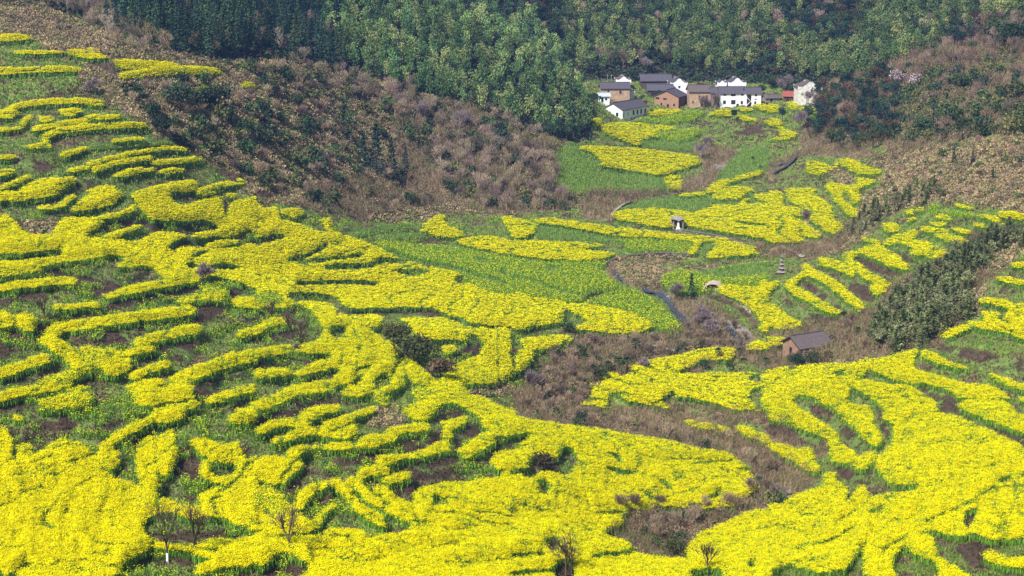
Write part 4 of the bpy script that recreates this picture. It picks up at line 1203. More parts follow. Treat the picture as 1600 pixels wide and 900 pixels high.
def woods():
    A = lambda *a: np.array(a, float)
    # spur: conifers, then bamboo
    P, _, _ = spots([(90, -70), (560, -70), (535, 20), (520, 75), (560, 128), (500, 112), (440, 88), (330, 98), (250, 82), (165, 50)], 12.5, 9.5, 1)
    r = np.random.default_rng(3); q = r.random(len(P)) < .85
    stand('conifer', 'tall conifer in the stand above the dry scrub of the left hill', 'conifer', 'dark conifers on the left hill', P[q], .95, .25, 215, 11, 1.0, 'conifer_wood', 'dark conifer wood at the top of the left hill')
    stand('bare_tree', 'leafless tree mixed into the dark conifers', 'bare tree', 'leafless trees among the conifers', P[~q], .95, .2, 40, 12, 1, 'bare_wood', 'leafless trees high on the left hill')
    P, _, _ = spots([(490, -90), (800, -90), (810, 10), (870, 75), (905, 130), (925, 195), (905, 222), (868, 218), (800, 196), (742, 176), (660, 158), (600, 140), (560, 125), (515, 70)], 14.5, 10.0, 4)
    stand('bamboo', 'feathery bamboo in the dense grove covering the spur', 'bamboo', 'bamboo on the spur', P, .95, .25, 300, 13, 1.0, 'bamboo_grove', 'upper part of the green bamboo grove on the spur')
    P, _, _ = spots([(830, 180), (925, 195), (912, 222), (862, 226)], 11, 10, 5)
    stand('leafy_tree', 'rounded tree at the shaded foot of the bamboo spur', 'tree', 'dark trees at the foot of the spur', P, .75, .2, 300, 14)
    # the spur's leafless skirt
    P, _, _ = spots([(560, 130), (660, 150), (745, 172), (800, 200), (860, 222), (885, 270), (900, 325), (860, 335), (760, 330), (690, 300), (640, 220)], 15, 10, 6)
    q = np.random.default_rng(5).random(len(P))
    stand('bare_tree', 'leafless tree on the lower slope of the bamboo spur', 'bare tree', 'leafless trees on the spur', P[q < .68], .82, .3, 240, 15, 1, 'bare_wood', 'leafless wood on the spur')
    stand('evergreen_shrub', 'small evergreen between the leafless trees of the spur', 'shrub', 'evergreens among the spur\'s bare trees', P[q > .68], 1.9, .35, 330, 16)
    P, _, _ = spots([(430, 100), (560, 125), (640, 160), (700, 190), (640, 200), (540, 150), (430, 125)], 17, 11, 7)
    stand('bare_tree', 'leafless tree on the line between bamboo and dry scrub', 'bare tree', 'leafless trees above the scrub', P, .7, .3, 240, 17)
    # scrub on the left hill
    sc = [(180, 120), (300, 100), (450, 105), (560, 135), (640, 165), (660, 260), (700, 320), (560, 345), (430, 315), (350, 265), (240, 205)]
    P, _, _ = spots(sc, 16, 11, 8); q = np.random.default_rng(6).random(len(P))
    n = fbm(P[:, 0] / 22, P[:, 1] / 22, 2, 3)
    stand('dry_shrub', 'rounded dry bush on the open scrub slope of the left hill', 'dry bush', 'dry bushes on the left slope', P[(q < .3)], 1.0, .35, 260, 18)
    stand('evergreen_shrub', 'bush dotted over the tan scrub slope of the left hill', 'shrub', 'green bushes on the left scrub slope', P[(q >= .3) & (q < .68) & (n > .33)], 1.7, .4, 330, 19)
    stand('leafless_shrub', 'leafless bush on the tan scrub slope of the left hill', 'bare bush', 'leafless bushes on the left slope', P[(q >= .7)], 1.1, .35, 130, 20)
    P, _, _ = spots([(0, 20), (60, 20), (130, 50), (200, 75), (190, 100), (110, 65), (0, 48)], 13, 9, 9)
    stand('dry_shrub', 'dry bush on the crest at the corner above the top rapeseed plot', 'dry bush', 'dry bushes on the left crest', P, 1.2, .3, 300, 21)
    P, _, _ = spots([(-20, -40), (120, -40), (190, 40), (260, 88), (200, 86), (130, 44), (60, 12), (-20, 12)], 15, 10, 10)
    stand('bare_tree', 'leafless tree on the crest between dry bushes and conifers', 'bare tree', 'leafless trees on the left crest', P, .8, .3, 290, 22)
    # mountain behind the hamlet
    P, U, V = spots([(740, -110), (1740, -110), (1740, 10), (1500, 45), (1450, 85), (1340, 128), (1290, 128), (1240, 128), (1180, 118), (1000, 112), (900, 116), (880, 80), (860, 60), (800, 0), (770, -40)], 12.0, 6.6, 11)
    n = fbm(P[:, 0] / 30, P[:, 2] / 16, 2, 9); q = np.random.default_rng(8).random(len(P)); 
    pb = np.clip((n - .42) * 6, 0.1, .92); isb = q < pb
    stand('leafy_tree', 'bushy tree in the wood on the mountainside behind the hamlet', 'tree', 'trees on the mountain behind the hamlet', P[~isb & (q < .93)], .85, .3, 300, 23, 1.0, 'mountain_wood', 'dark wood of bushy trees higher on the mountain behind the hamlet')
    stand('bamboo', 'bamboo on the mountainside behind the hamlet', 'bamboo', 'bamboo behind the hamlet', P[isb], 1.05, .28, 300, 24, .9, 'mountain_bamboo', 'blue-green bamboo stands on the mountainside behind the hamlet')
    stand('bare_tree', 'leafless tree standing out of the dark wood behind the hamlet', 'bare tree', 'leafless trees behind the hamlet', P[~isb & (q >= .93)], 1.1, .3, 300, 25, 1, 'bare_mountain_wood', 'leafless trees high on the mountain')
    # right-hand slope
    P, U, V = spots([(1290, 140), (1350, 130), (1450, 90), (1500, 45), (1740, 10), (1740, 205), (1520, 215), (1400, 232), (1320, 240), (1255, 215), (1270, 170)], 12, 7.5, 12)
    q = np.random.default_rng(9).random(len(P)); n = fbm(P[:, 0] / 25, P[:, 1] / 25, 2, 31); low = V > 185 - (U - 1280) * .06
    g = (q < .42 + np.clip((n - .5) * 2.5, -.2, .4)) | (low & (q < .75)) | ((U < 1420) & (q < .72))
    stand('leafy_tree', 'tree on the brushy right-hand hillside', 'tree', 'green trees on the right hillside', P[g & (U < 1400) | g & (V < 90)], .85, .3, 320, 26, 1.0, 'hillside_wood', 'olive green wood on the right-hand hillside')
    stand('evergreen_shrub', 'bush among the leafless trees of the right-hand hillside', 'shrub', 'green bushes on the right hillside', P[g & ~((U < 1400) | (V < 90))], 1.9, .3, 300, 27)
    stand('bare_tree', 'leafless tree on the right-hand hillside', 'bare tree', 'leafless trees on the right hillside', P[~g & (q < .85)], .8, .3, 300, 28, 1, 'bare_hillside_wood', 'purplish-brown leafless wood covering the right-hand hillside')
    stand('dry_shrub', 'dry bush between the leafless trees of the right-hand hillside', 'dry bush', 'dry bushes on the right hillside', P[~g & (q >= .85)], 1.3, .3, 300, 29)
    # dry slope lower right of it
    P, _, _ = spots([(1390, 245), (1500, 228), (1740, 205), (1740, 335), (1500, 315), (1400, 325), (1370, 300)], 15, 10, 13); q = np.random.default_rng(10).random(len(P))
    stand('dry_shrub', 'tussock on the dry open slope below the right-hand woods', 'dry bush', 'tussocks on the right slope', P[q < .5], .9, .3, 300, 30)
    stand('evergreen_shrub', 'small bush on the dry open slope below the right-hand woods', 'shrub', 'dark bushes on the right slope', P[(q > .5) & (q < .6)], 1.0, .4, 300, 31)
    stand('leafless_shrub', 'leafless bush on the dry slope below the right-hand woods', 'bare bush', 'leafless bushes on the right slope', P[q > .8], .8, .3, 300, 32)
    # grey-green brush on the bend above the knoll
    P, _, _ = spots([(1360, 325), (1400, 300), (1460, 288), (1480, 312), (1420, 325), (1340, 375), (1320, 365)], 10, 8, 14)
    stand('grove_conifer', 'small conifer on the bank above the terraced knoll', 'conifer', 'conifers above the knoll', P, .6, .3, 300, 33)
    # feathery grove
    P, _, _ = spots([(1352, 535), (1376, 492), (1430, 448), (1490, 408), (1560, 374), (1740, 360), (1740, 378), (1570, 392), (1535, 425), (1515, 450), (1515, 500), (1480, 530), (1440, 545), (1385, 556)], 9.5, 7.0, 15)
    stand('grove_conifer', 'feathery conifer in the dense grove between the knoll and the near fields', 'conifer', 'grove of feathery conifers', P, .88, .28, 300, 34)
    # gullies
    for poly, lab, grp, su, sz, seed in (([(820, 590), (905, 535), (1010, 530), (1110, 520), (1100, 552), (1010, 585), (930, 625), (900, 640), (830, 635)], 'bush in the brown gully below the oval rapeseed plot', 'gully', 11, .9, 16),
            ([(1090, 480), (1160, 520), (1190, 545), (1100, 552), (1075, 520)], 'bush by the stream rubble above the brick hut', 'rubble', 11, .8, 17),
            ([(810, 640), (950, 655), (1080, 690), (1150, 715), (1230, 745), (1180, 740), (1100, 700), (950, 680)], 'bush in the dark brushy belt rimming the near spur', 'belt', 12, .9, 18),
            ([(960, 800), (1050, 790), (1130, 782), (1180, 745), (1230, 790), (1110, 845), (1070, 868), (1010, 850)], 'bush in the near brushy hollow under the spur', 'hollow', 15, .95, 19),
            ([(1320, 500), (1360, 490), (1380, 545), (1330, 570), (1215, 575), (1215, 560), (1310, 550)], 'bush on the bank behind the brick hut', 'bank', 15, .8, 20)):
        P, _, _ = spots(poly, su, su * .62, seed); q = np.random.default_rng(seed).random(len(P))
        stand('leafless_shrub', 'leafless ' + lab, 'bare bush', 'leafless bushes, ' + grp, P[q < .42], sz, .3, 300, seed)
        stand('dry_shrub', 'dry ' + lab, 'dry bush', 'dry bushes, ' + grp, P[(q >= .42) & (q < .75)], sz * .9, .3, 300, seed)
        stand('evergreen_shrub', 'evergreen ' + lab, 'shrub', 'green bushes, ' + grp, P[q >= .8], sz * 1.0, .35, 330, seed)
    # withered hedge curving along the stream terrace
    hp = smooth_line(np.array([(1106, 466), (1124, 472), (1142, 480), (1160, 492), (1174, 504), (1180, 514)], float), 5)
    for i, (u, v) in enumerate(hp):
        p = at(u, v); stand('leafless_shrub', 'leafless bush in the withered hedge under the arched shelter', 'bare bush', 'withered hedge', np.array([tuple(p)]), .62, .1, 300, i)
woods()

# trees one can point out one by one
def solo():
    def pl(u, v): return at(u, v)
    def leafy(u, v, size, label, col=(.055, .085, .04), h=5.0, rad=1.9, n=380, cat='tree', name='leafy_tree'):
        r = np.random.default_rng(int(u)); n = int(n * 1.3); t = t_broad(int(u * 3 + v), col, n, h, rad, 8, .4); tr = tube((0, 0, -.4), (0, 0, h * .5), h * .03, h * .02, (.12, .09, .07), 6)
        one(name, label, cat, pl(u, v), tr, t, size)
    for u, v, z_, lab in ((1003, 160, .8, 'small dark tree at the right end of the cream house'), (960, 150, .7, 'little tree between the blue-roofed shed and the cream house'), (1090, 136, 1.3, 'bushy tree rising behind the mud house roof'), (1190, 150, 1.2, 'dark tree right of the narrower two-storey house'), (1240, 150, 1.2, 'dark tree filling the gap beside the tall weathered white house'),
        (928, 172, 1.6, 'dark tree hanging over the left end of the long white house'), (1018, 178, .5, 'low bush at the far end of the long white house'), (1120, 138, 1.2, 'leafy tree behind the narrow dark house'), (1205, 140, 1.4, 'tall leafy tree behind the grey-roofed shed'), (990, 128, 1.3, 'leafy tree above the parapet-topped house'), (1304, 150, 1.4, 'dark tree touching the right corner of the tall weathered white house')):
        leafy(u, v, z_, lab, (.06, .10, .045), 4.6, 2.0, 360)
    for u, v, z_, lab, c_ in ((1236, 570, .7, 'olive bush at the left corner of the brick hut', (.10, .11, .05)), (1292, 566, .8, 'brown-green bush against the right end of the brick hut', (.14, .12, .06)), (1222, 552, .6, 'dark bush behind the left corner of the brick hut', (.05, .08, .04)), (940, 596, .8, 'dark bush at the roots of the fan palms', (.06, .085, .04)), (905, 560, 1.0, 'round dark bush in the gully under the oval plot', (.07, .09, .04)), (870, 560, .9, 'olive bush in the gully under the folded plots', (.12, .12, .05)),
        (1100, 578, .7, 'dark green bush on the upper edge of the wide near field', (.06, .10, .04)), (1140, 580, .6, 'low green bush on the upper edge of the wide near field', (.08, .13, .04)), (1480, 200, 2.2, 'dark-green tree in the brown woods above the dry slope', (.06, .095, .04)), (1540, 196, 2.0, 'dark-green tree near the right edge above the dry slope', (.07, .11, .05)), (1440, 210, 1.8, 'green tree above the palms of the right-hand woods', (.07, .11, .05)), (1590, 170, 2.4, 'olive tree at the right edge above the dry slope', (.10, .12, .05)), (1500, 150, 2.2, 'olive tree amid the leafless right-hand woods', (.09, .11, .05))):
        leafy(u, v, z_, lab, c_, 3.8, 2.1, 420, 'bush' if z_ < 1.5 else 'tree', 'spreading_bush')
    leafy(1147, 190, 1.05, 'dark narrow tree on the grass below the white two-storey house', (.04, .07, .05), 5.6, 1.3)
    leafy(1222, 191, 1.15, 'dark forked tree beside the yellow patch below the red-roofed shed', (.045, .07, .06), 6.0, 1.9)
    leafy(1030, 156, 1.0, 'round dark tree between the cream gable and the brick house', (.035, .06, .045), 4.6, 2.2)
    leafy(1306, 170, 1.2, 'bushy green tree just past the white gabled house', (.09, .12, .05), 5.0, 2.2)
    leafy(652, 572, 1.55, 'big spreading dark-green bush half way down the middle slope', (.085, .09, .035), 3.9, 3.3, 900, 'bush', 'spreading_bush')
    leafy(615, 540, 1.35, 'round olive bush at the upper end of the big spreading bush', (.11, .12, .04), 3.3, 2.6, 700, 'bush', 'spreading_bush')
    leafy(688, 594, 1.35, 'brown-leaved bush at the lower end of the big spreading bush', (.12, .09, .05), 3.3, 2.4, 600, 'bush', 'spreading_bush')
    leafy(282, 174, 1.9, 'dark rounded bush on the scrub beside the top terraces', (.045, .075, .04), 4.5, 2.6, 500, 'bush', 'spreading_bush')
    leafy(254, 216, 1.7, 'dark domed bush at the end of the long rapeseed rows', (.04, .07, .045), 3.6, 2.1, 400, 'bush', 'spreading_bush')
    leafy(240, 182, 1.4, 'small round dark bush left of the scrub slope bushes', (.04, .07, .045), 2.8, 1.6, 300, 'bush', 'spreading_bush')
    leafy(322, 170, 1.7, 'wide dark bush on the hillside under the highest rapeseed pair', (.05, .08, .045), 3.8, 2.6, 500, 'bush', 'spreading_bush')
    leafy(890, 520, .8, 'dark shrubby clump cut into the left end of the oval plot', (.06, .09, .035), 3.0, 2.4, 400, 'bush', 'spreading_bush')
    leafy(1246, 574, 1.0, 'dark ivy-like bush climbing the front of the brick hut', (.045, .07, .04), 3.2, 2.2, 500, 'bush', 'spreading_bush')
    leafy(1272, 568, 1.0, 'low dark bush under the hut\'s eaves', (.05, .075, .035), 2.6, 2.4, 400, 'bush', 'spreading_bush')
    leafy(852, 736, 1.1, 'dark thicket in the hollow of the near yellow spur', (.09, .085, .045), 2.6, 2.6, 400, 'bush', 'spreading_bush')
    leafy(1052, 866, .9, 'olive thicket at the mouth of the near hollow', (.11, .12, .05), 2.6, 2.6, 500, 'bush', 'spreading_bush')
    leafy(1300, 535, .6, 'evergreen shrub behind the hut roof', (.05, .08, .04), 3.0, 2.0, 300, 'bush', 'spreading_bush')
    leafy(1318, 500, .7, 'upright dark shrub at the tip of the terraced knoll', (.05, .08, .04), 3.6, 1.2, 300, 'bush', 'spreading_bush')
    leafy(1450, 310, .8, 'round dark bush on the brow above the feathery grove', (.05, .08, .05), 3.4, 1.9, 300, 'bush', 'spreading_bush')
    for u, v, z_, lab in ((385, 218, 1.6, 'broad dark bush in the middle of the scrub slope'), (410, 178, 1.3, 'dark bush above the broad one on the scrub slope'), (440, 196, 1.2, 'dark bush right of the broad one on the scrub slope'), (465, 168, 1.3, 'dark bush near the upper edge of the scrub slope'), (490, 205, 1.1, 'dark bush on the tan slope left of the conifer clump'),
        (355, 190, 1.2, 'dark bush left of the broad one on the scrub slope'), (425, 150, 1.3, 'olive bush right under the leafless tree line'), (560, 232, .9, 'dark bush beside the short conifer'), (470, 262, 1.0, 'dark bush low on the scrub slope'), (330, 215, 1.1, 'dark bush just above the terrace edge'), (700, 300, 1.2, 'dark evergreen low on the leafless spur'), (800, 262, 1.3, 'dark evergreen in the middle of the leafless spur'),
        (740, 240, 1.1, 'dark evergreen under the large leafless trees'), (850, 300, 1.2, 'dark evergreen at the tip of the leafless spur'), (640, 320, 1.1, 'dark evergreen by the foot of the tan scrub'), (1375, 222, 1.7, 'large dark-green bush at the foot of the right-hand woods'), (1340, 232, 1.7, 'dark-green bush left of the large one under the right-hand woods'), (1300, 226, 1.5, 'dark-green bush nearest the hamlet under the right-hand woods'), (1330, 205, 1.5, 'dark-green bush behind the row under the right-hand woods'),
        (1580, 80, 3.0, 'huge dark rounded tree at the upper right edge'), (1560, 62, 2.4, 'big olive tree behind the huge rounded one')):
        leafy(u, v, z_, lab, (.06, .095, .04), 3.6, 2.2, 420, 'bush' if z_ < 2 else 'tree', 'spreading_bush')
    for u, v, s, lab in ((1080, 468, .62, 'dark pointed conifer beside the arched shelter'), (588, 272, 1.35, 'dark conifer in the clump standing on the scrub slope'), (612, 270, 1.0, 'stout conifer at the right of the scrub-slope clump'),
                         (568, 262, 1.0, 'stout conifer at the left of the scrub-slope clump'), (634, 268, .7, 'small conifer a little apart from the scrub-slope clump'), (538, 216, .9, 'short conifer above the scrub-slope clump'), (1550, 288, .4, 'little conifer at the right edge of the dry slope'),
                         (1519, 258, .38, 'little pointed conifer high on the dry slope'), (1490, 255, .36, 'least conifer high on the dry slope')):
        tm = t_conifer(int(u), (.035, .065, .045), 420, 12, 3.0 if s > .45 else 2.6, -.4, .05)
        one('conifer', lab, 'conifer', pl(u, v), tube((0, 0, -1), (0, 0, 3), .22, .18, (.10, .07, .05), 6), tm, s)
    palms = [(927, 596, 1.0, 'fan palm at the left of the pair near the plank bridge'), (950, 590, 1.0, 'fan palm between two taller ones west of the plank bridge'), (966, 592, 1.35, 'tall fan palm standing in front of the plank bridge group'), (979, 590, 1.25, 'dark fan palm closest to the yellow field by the plank bridge'),
             (992, 560, 1.25, 'slim tall fan palm rising beside the left end of the plank bridge'), (1122, 566, .9, 'short fan palm on the yellow field\'s upper edge'), (1155, 566, .9, 'short fan palm near the stream end of the yellow field'), (1196, 584, 1.0, 'squat fan palm left of the brick hut'), (826, 606, 1.1, 'shaggy fan palm in the gully below the upright-row plot'), (838, 600, .9, 'smaller shaggy fan palm in the same gully'),
             (914, 574, .9, 'fan palm deep in the gully brush'), (1176, 258, .8, 'small fan palm by the tiled wall'), (1188, 272, .8, 'stubby tree at the end of the yellow strip by the tiled wall')]
    for i, (u, v, s, lab) in enumerate(palms):
        tr, cr = t_palm(400 + i); one('palm_tree', lab, 'palm tree', pl(u, v), tr, cr, s, 'fan palms')
    P, _, _ = spots([(1420, 225), (1520, 200), (1560, 215), (1440, 245)], 16, 9, 77)
    for i, p in enumerate(P[:14]):
        tr, cr = t_palm(430 + i % 3); one('palm_tree', 'fan palm among the brush at the foot of the right-hand woods', 'palm tree', tuple(p), tr, cr, 1.3, 'palms under the right woods')
    # leafless trees in the open
    bare = [(262, 880, 8.2, 'slender leafless sapling with white-painted foot on the near bank', 1), (304, 868, 7.0, 'dark thin sapling right of the white-footed one', 0), (318, 446, 4.6, 'small forked bare tree on the earth bank above the strips', 0), (452, 862, 6.5, 'very thin leafless sapling in the near rapeseed band', 0),
            (893, 902, 7.0, 'leafless tree at the bottom edge of the near spur', 0), (884, 900, 5.6, 'thinner leafless tree leaning beside the one at the bottom edge', 0), (1105, 898, 5.2, 'wide-branched bare sapling at the lower end of the right-hand slope', 0), (70, 500, 5.0, 'spreading bare bush in the dark terrace hollow at the far left', 0),
            (455, 530, 6.5, 'leafless tree on the bank where the path begins', 0), (470, 535, 5.0, 'smaller leafless tree right of the one by the path', 0), (425, 500, 4.2, 'wispy bare tree above the brushy bank', 0), (1095, 250, 6.5, 'bare tree beside the stream above the long plot', 0), (1105, 232, 5.0, 'pale bare tree on the grass below the hamlet', 0),
            (1250, 206, 8.5, 'forked bare tree on the grass below the white gabled house', 0), (1225, 150, 9.0, 'tall leafless tree behind the red-roofed shed', 0), (1010, 118, 9.0, 'bare tree behind the parapet roofs', 0), (1260, 168, 7.0, 'purplish bare tree hiding the foot of the white gabled house', 0), (1275, 172, 7.0, 'second purplish bare tree under the white gabled house', 0),
            (1095, 510, 5.5, 'leafless tree over the stream bed', 0), (1110, 530, 5.0, 'dense leafless bush-tree by the stream bend', 0), (1060, 470, 5.0, 'bare tree left of the pointed conifer', 0), (1118, 170, 7.0, 'bare vine-hung tree in front of the mud house', 0), (1098, 168, 5.5, 'small bare tree on the mud house front', 0), (1005, 582, 3.5, 'low bare bush by the bridge', 0), (830, 610, 4.5, 'leafless tree in the gully by the shaggy palms', 0),
            (718, 210, 9.0, 'large round-crowned leafless tree under the bamboo', 0), (660, 196, 8.0, 'large leafless tree left of the round-crowned one', 0), (150, 150, 5.0, 'bare bush by the upper terraces', 0), (1260, 345, 3.6, 'bare bush by the gully side of the wavy plots', 0)]
    for i, (u, v, h, lab, white) in enumerate(bare):
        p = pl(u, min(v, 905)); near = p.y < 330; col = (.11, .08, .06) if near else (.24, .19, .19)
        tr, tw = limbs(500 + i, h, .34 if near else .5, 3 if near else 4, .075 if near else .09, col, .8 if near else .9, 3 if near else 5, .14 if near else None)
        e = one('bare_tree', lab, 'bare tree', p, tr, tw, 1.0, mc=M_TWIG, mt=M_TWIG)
        if white: link('painted_foot', mesh_np('painted_foot', *tube((0, 0, -.2), (0, 0, 1.35), .17, .15, (.85, .85, .85), 10), M_TWIG), e)
    # blossom tree on the right hillside
    for k, (u, v, s, lab) in enumerate(((1402, 142, 1.0, 'pinkish-white blossoming tree on the right-hand hillside'), (1428, 146, .95, 'second blossoming tree touching the first on its right'), (1500, 100, .6, 'faint pale blossoming tree higher on the right-hand hillside'))):
        tr, tw = limbs(600 + k, 8.0, .5, 4, .09, (.2, .16, .16), .8, 3); r = np.random.default_rng(k); c = tw[0][r.integers(0, len(tw[0]), 260)]; c = c + r.normal(size=c.shape) * .15
        e = one('blossom_tree', lab, 'blossom tree', pl(u, v), tr, tw, s, mc=M_TWIG); link('blossoms', mesh_np('blossoms', *quads(c, .42, .42, C=cvar((.66, .52, .55), len(c), .15, r), r=r), M_LEAF), e)
solo()

# ---------------------------------------------------------------- buildings
def mat_plain(name, col, rough=.85, nscale=2.0, amt=.25, stain=None, brick=None, rows=None):
    m, nt, b = new_mat(name); b.inputs['Roughness'].default_value = rough
    tc = nt.nodes.new('ShaderNodeTexCoord'); n = nt.nodes.new('ShaderNodeTexNoise'); n.inputs['Scale'].default_value = nscale; n.inputs['Detail'].default_value = 5
    nt.links.new(tc.outputs['Object'], n.inputs['Vector'])
    cr = nt.nodes.new('ShaderNodeValToRGB'); c2 = stain or tuple(c * (1 - amt) for c in col); cr.color_ramp.elements[0].color = (*c2, 1); cr.color_ramp.elements[1].color = (*col, 1)
    cr.color_ramp.elements[0].position = .3; cr.color_ramp.elements[1].position = .6; nt.links.new(n.outputs[0], cr.inputs[0]); last = cr.outputs[0]
    if brick or rows:
        w = nt.nodes.new('ShaderNodeTexWave' if rows else 'ShaderNodeTexBrick')
        if rows:
            w.bands_direction = 'X'; w.inputs['Scale'].default_value = rows; w.inputs['Distortion'].default_value = .3; nt.links.new(tc.outputs['Object'], w.inputs['Vector'])
            mp = nt.nodes.new('ShaderNodeMapRange'); mp.inputs[3].default_value = .6; mp.inputs[4].default_value = 1.15; nt.links.new(w.outputs['Fac'], mp.inputs[0])
            vm = nt.nodes.new('ShaderNodeVectorMath'); vm.operation = 'SCALE'; nt.links.new(last, vm.inputs[0]); nt.links.new(mp.outputs[0], vm.inputs['Scale']); last = vm.outputs[0]
        else:
            w.inputs['Scale'].default_value = brick; w.inputs['Color1'].default_value = (*col, 1); w.inputs['Color2'].default_value = (*c2, 1); w.inputs['Mortar'].default_value = (.32, .27, .22, 1)
            nt.links.new(tc.outputs['Object'], w.inputs['Vector']); mx = nt.nodes.new('ShaderNodeMixRGB'); mx.inputs[0].default_value = .4; nt.links.new(last, mx.inputs[1]); nt.links.new(w.outputs[0], mx.inputs[2]); last = mx.outputs[0]
    nt.links.new(last, b.inputs['Base Color']); return m
MW = mat_plain('lime plaster', (.86, .86, .86), .9, .8, .1)
MC = mat_plain('cream plaster', (.74, .70, .60), .9, .7, .15)
MOLD = mat_plain('stained plaster', (.72, .70, .66), .9, .9, .3, (.45, .43, .38))
MT = mat_plain('grey roof tiles', (.11, .10, .125), .8, 3, .4, None, None, 5.0)
MTL = mat_plain('weathered roof tiles', (.15, .12, .12), .85, 2.5, .4, None, None, 5.0)
MBR = mat_plain('red brown brick', (.36, .19, .11), .9, 1.5, .3, None, 3.0)
MBD = mat_plain('dark brick', (.15, .09, .08), .9, 1.5, .3, None, 3.0)
MOR = mat_plain('orange brick', (.34, .17, .10), .9, 1.2, .3, (.16, .10, .07), 3.0)
MMUD = mat_plain('rammed earth', (.46, .32, .21), .95, .8, .3, (.28, .20, .14))
MWOOD = mat_plain('old timber', (.10, .075, .06), .9, 4, .4)
MRED = mat_plain('red sheet roof', (.34, .10, .07), .7, 2, .3, None, None, 4.0)
MBLUE = mat_plain('pale blue roof', (.45, .52, .60), .6, 2, .2)
MDARK = mat_plain('dark opening', (.02, .02, .025), .5, 2, .1)
MSTONE = mat_plain('field stone', (.32, .28, .26), .9, 2.5, .45)
MROCK = mat_plain('dark field stone', (.15, .13, .11), .95, 2.5, .5)
MSTRAW = mat_plain('bleached thatch', (.50, .40, .33), .95, 3, .3)
MWHITE = mat_plain('whitewash', (.8, .8, .8), .8, 3, .08)
def bx(bm, x0, x1, y0, y1, z0, z1):
    v = [bm.verts.new(c) for c in ((x0, y0, z0), (x1, y0, z0), (x1, y1, z0), (x0, y1, z0), (x0, y0, z1), (x1, y0, z1), (x1, y1, z1), (x0, y1, z1))]
    for f in ((0, 3, 2, 1), (4, 5, 6, 7), (0, 1, 5, 4), (1, 2, 6, 5), (2, 3, 7, 6), (3, 0, 4, 7)): bm.faces.new([v[i] for i in f])
def prism(bm, pts, ax, a, b):
    """closed outline pts (p, z) extruded along ax ('x' or 'y') from a to b"""
    mk = (lambda p, z, t: (t, p, z)) if ax == 'x' else (lambda p, z, t: (p, t, z))
    A = [bm.verts.new(mk(p, z, a)) for p, z in pts]; B = [bm.verts.new(mk(p, z, b)) for p, z in pts]; n = len(pts)
    bm.faces.new(A); bm.faces.new(B[::-1])
    for i in range(n): bm.faces.new((A[i], B[i], B[(i + 1) % n], A[(i + 1) % n]))
import bmesh
def bobj(name, bm, mat, parent=None, bevel=0.0):
    bmesh.ops.recalc_face_normals(bm, faces=bm.faces[:])
    me = bpy.data.meshes.new(name); bm.to_mesh(me); bm.free(); me.materials.append(mat); o = link(name, me, parent)
    if bevel: b = o.modifiers.new('b', 'BEVEL'); b.width = bevel; b.segments = 1
    return o
def opening(root, face, L, Wd, s, z, w, h, kind='window', mframe=None):
    """window or door on a wall face: frame with its dark pane or leaf inside"""
    def pos(bm, a0, a1, z0, z1, d0, d1):
        if face == 'f': bx(bm, a0, a1, -d1, -d0, z0, z1)
        elif face == 'b': bx(bm, a0, a1, Wd + d0, Wd + d1, z0, z1)
        elif face == 'l': bx(bm, -d1, -d0, a0, a1, z0, z1)
        else: bx(bm, L + d0, L + d1, a0, a1, z0, z1)
    t = .09; bm = bmesh.new()
    pos(bm, s, s + t, z, z + h, .003, .09); pos(bm, s + w - t, s + w, z, z + h, .003, .09); pos(bm, s + t, s + w - t, z + h - t, z + h, .003, .09)
    if kind == 'window':
        pos(bm, s + t, s + w - t, z, z + t, .003, .11); pos(bm, s + w / 2 - .03, s + w / 2 + .03, z + t, z + h - t, .003, .06)
    fr = bobj(kind, bm, mframe or MWOOD, root)
    bm = bmesh.new(); pos(bm, s + t + .004, s + w - t - .004, z + t, z + h - t - .004, .002, .03); bobj('pane' if kind == 'window' else 'door_leaf', bm, MDARK, fr)
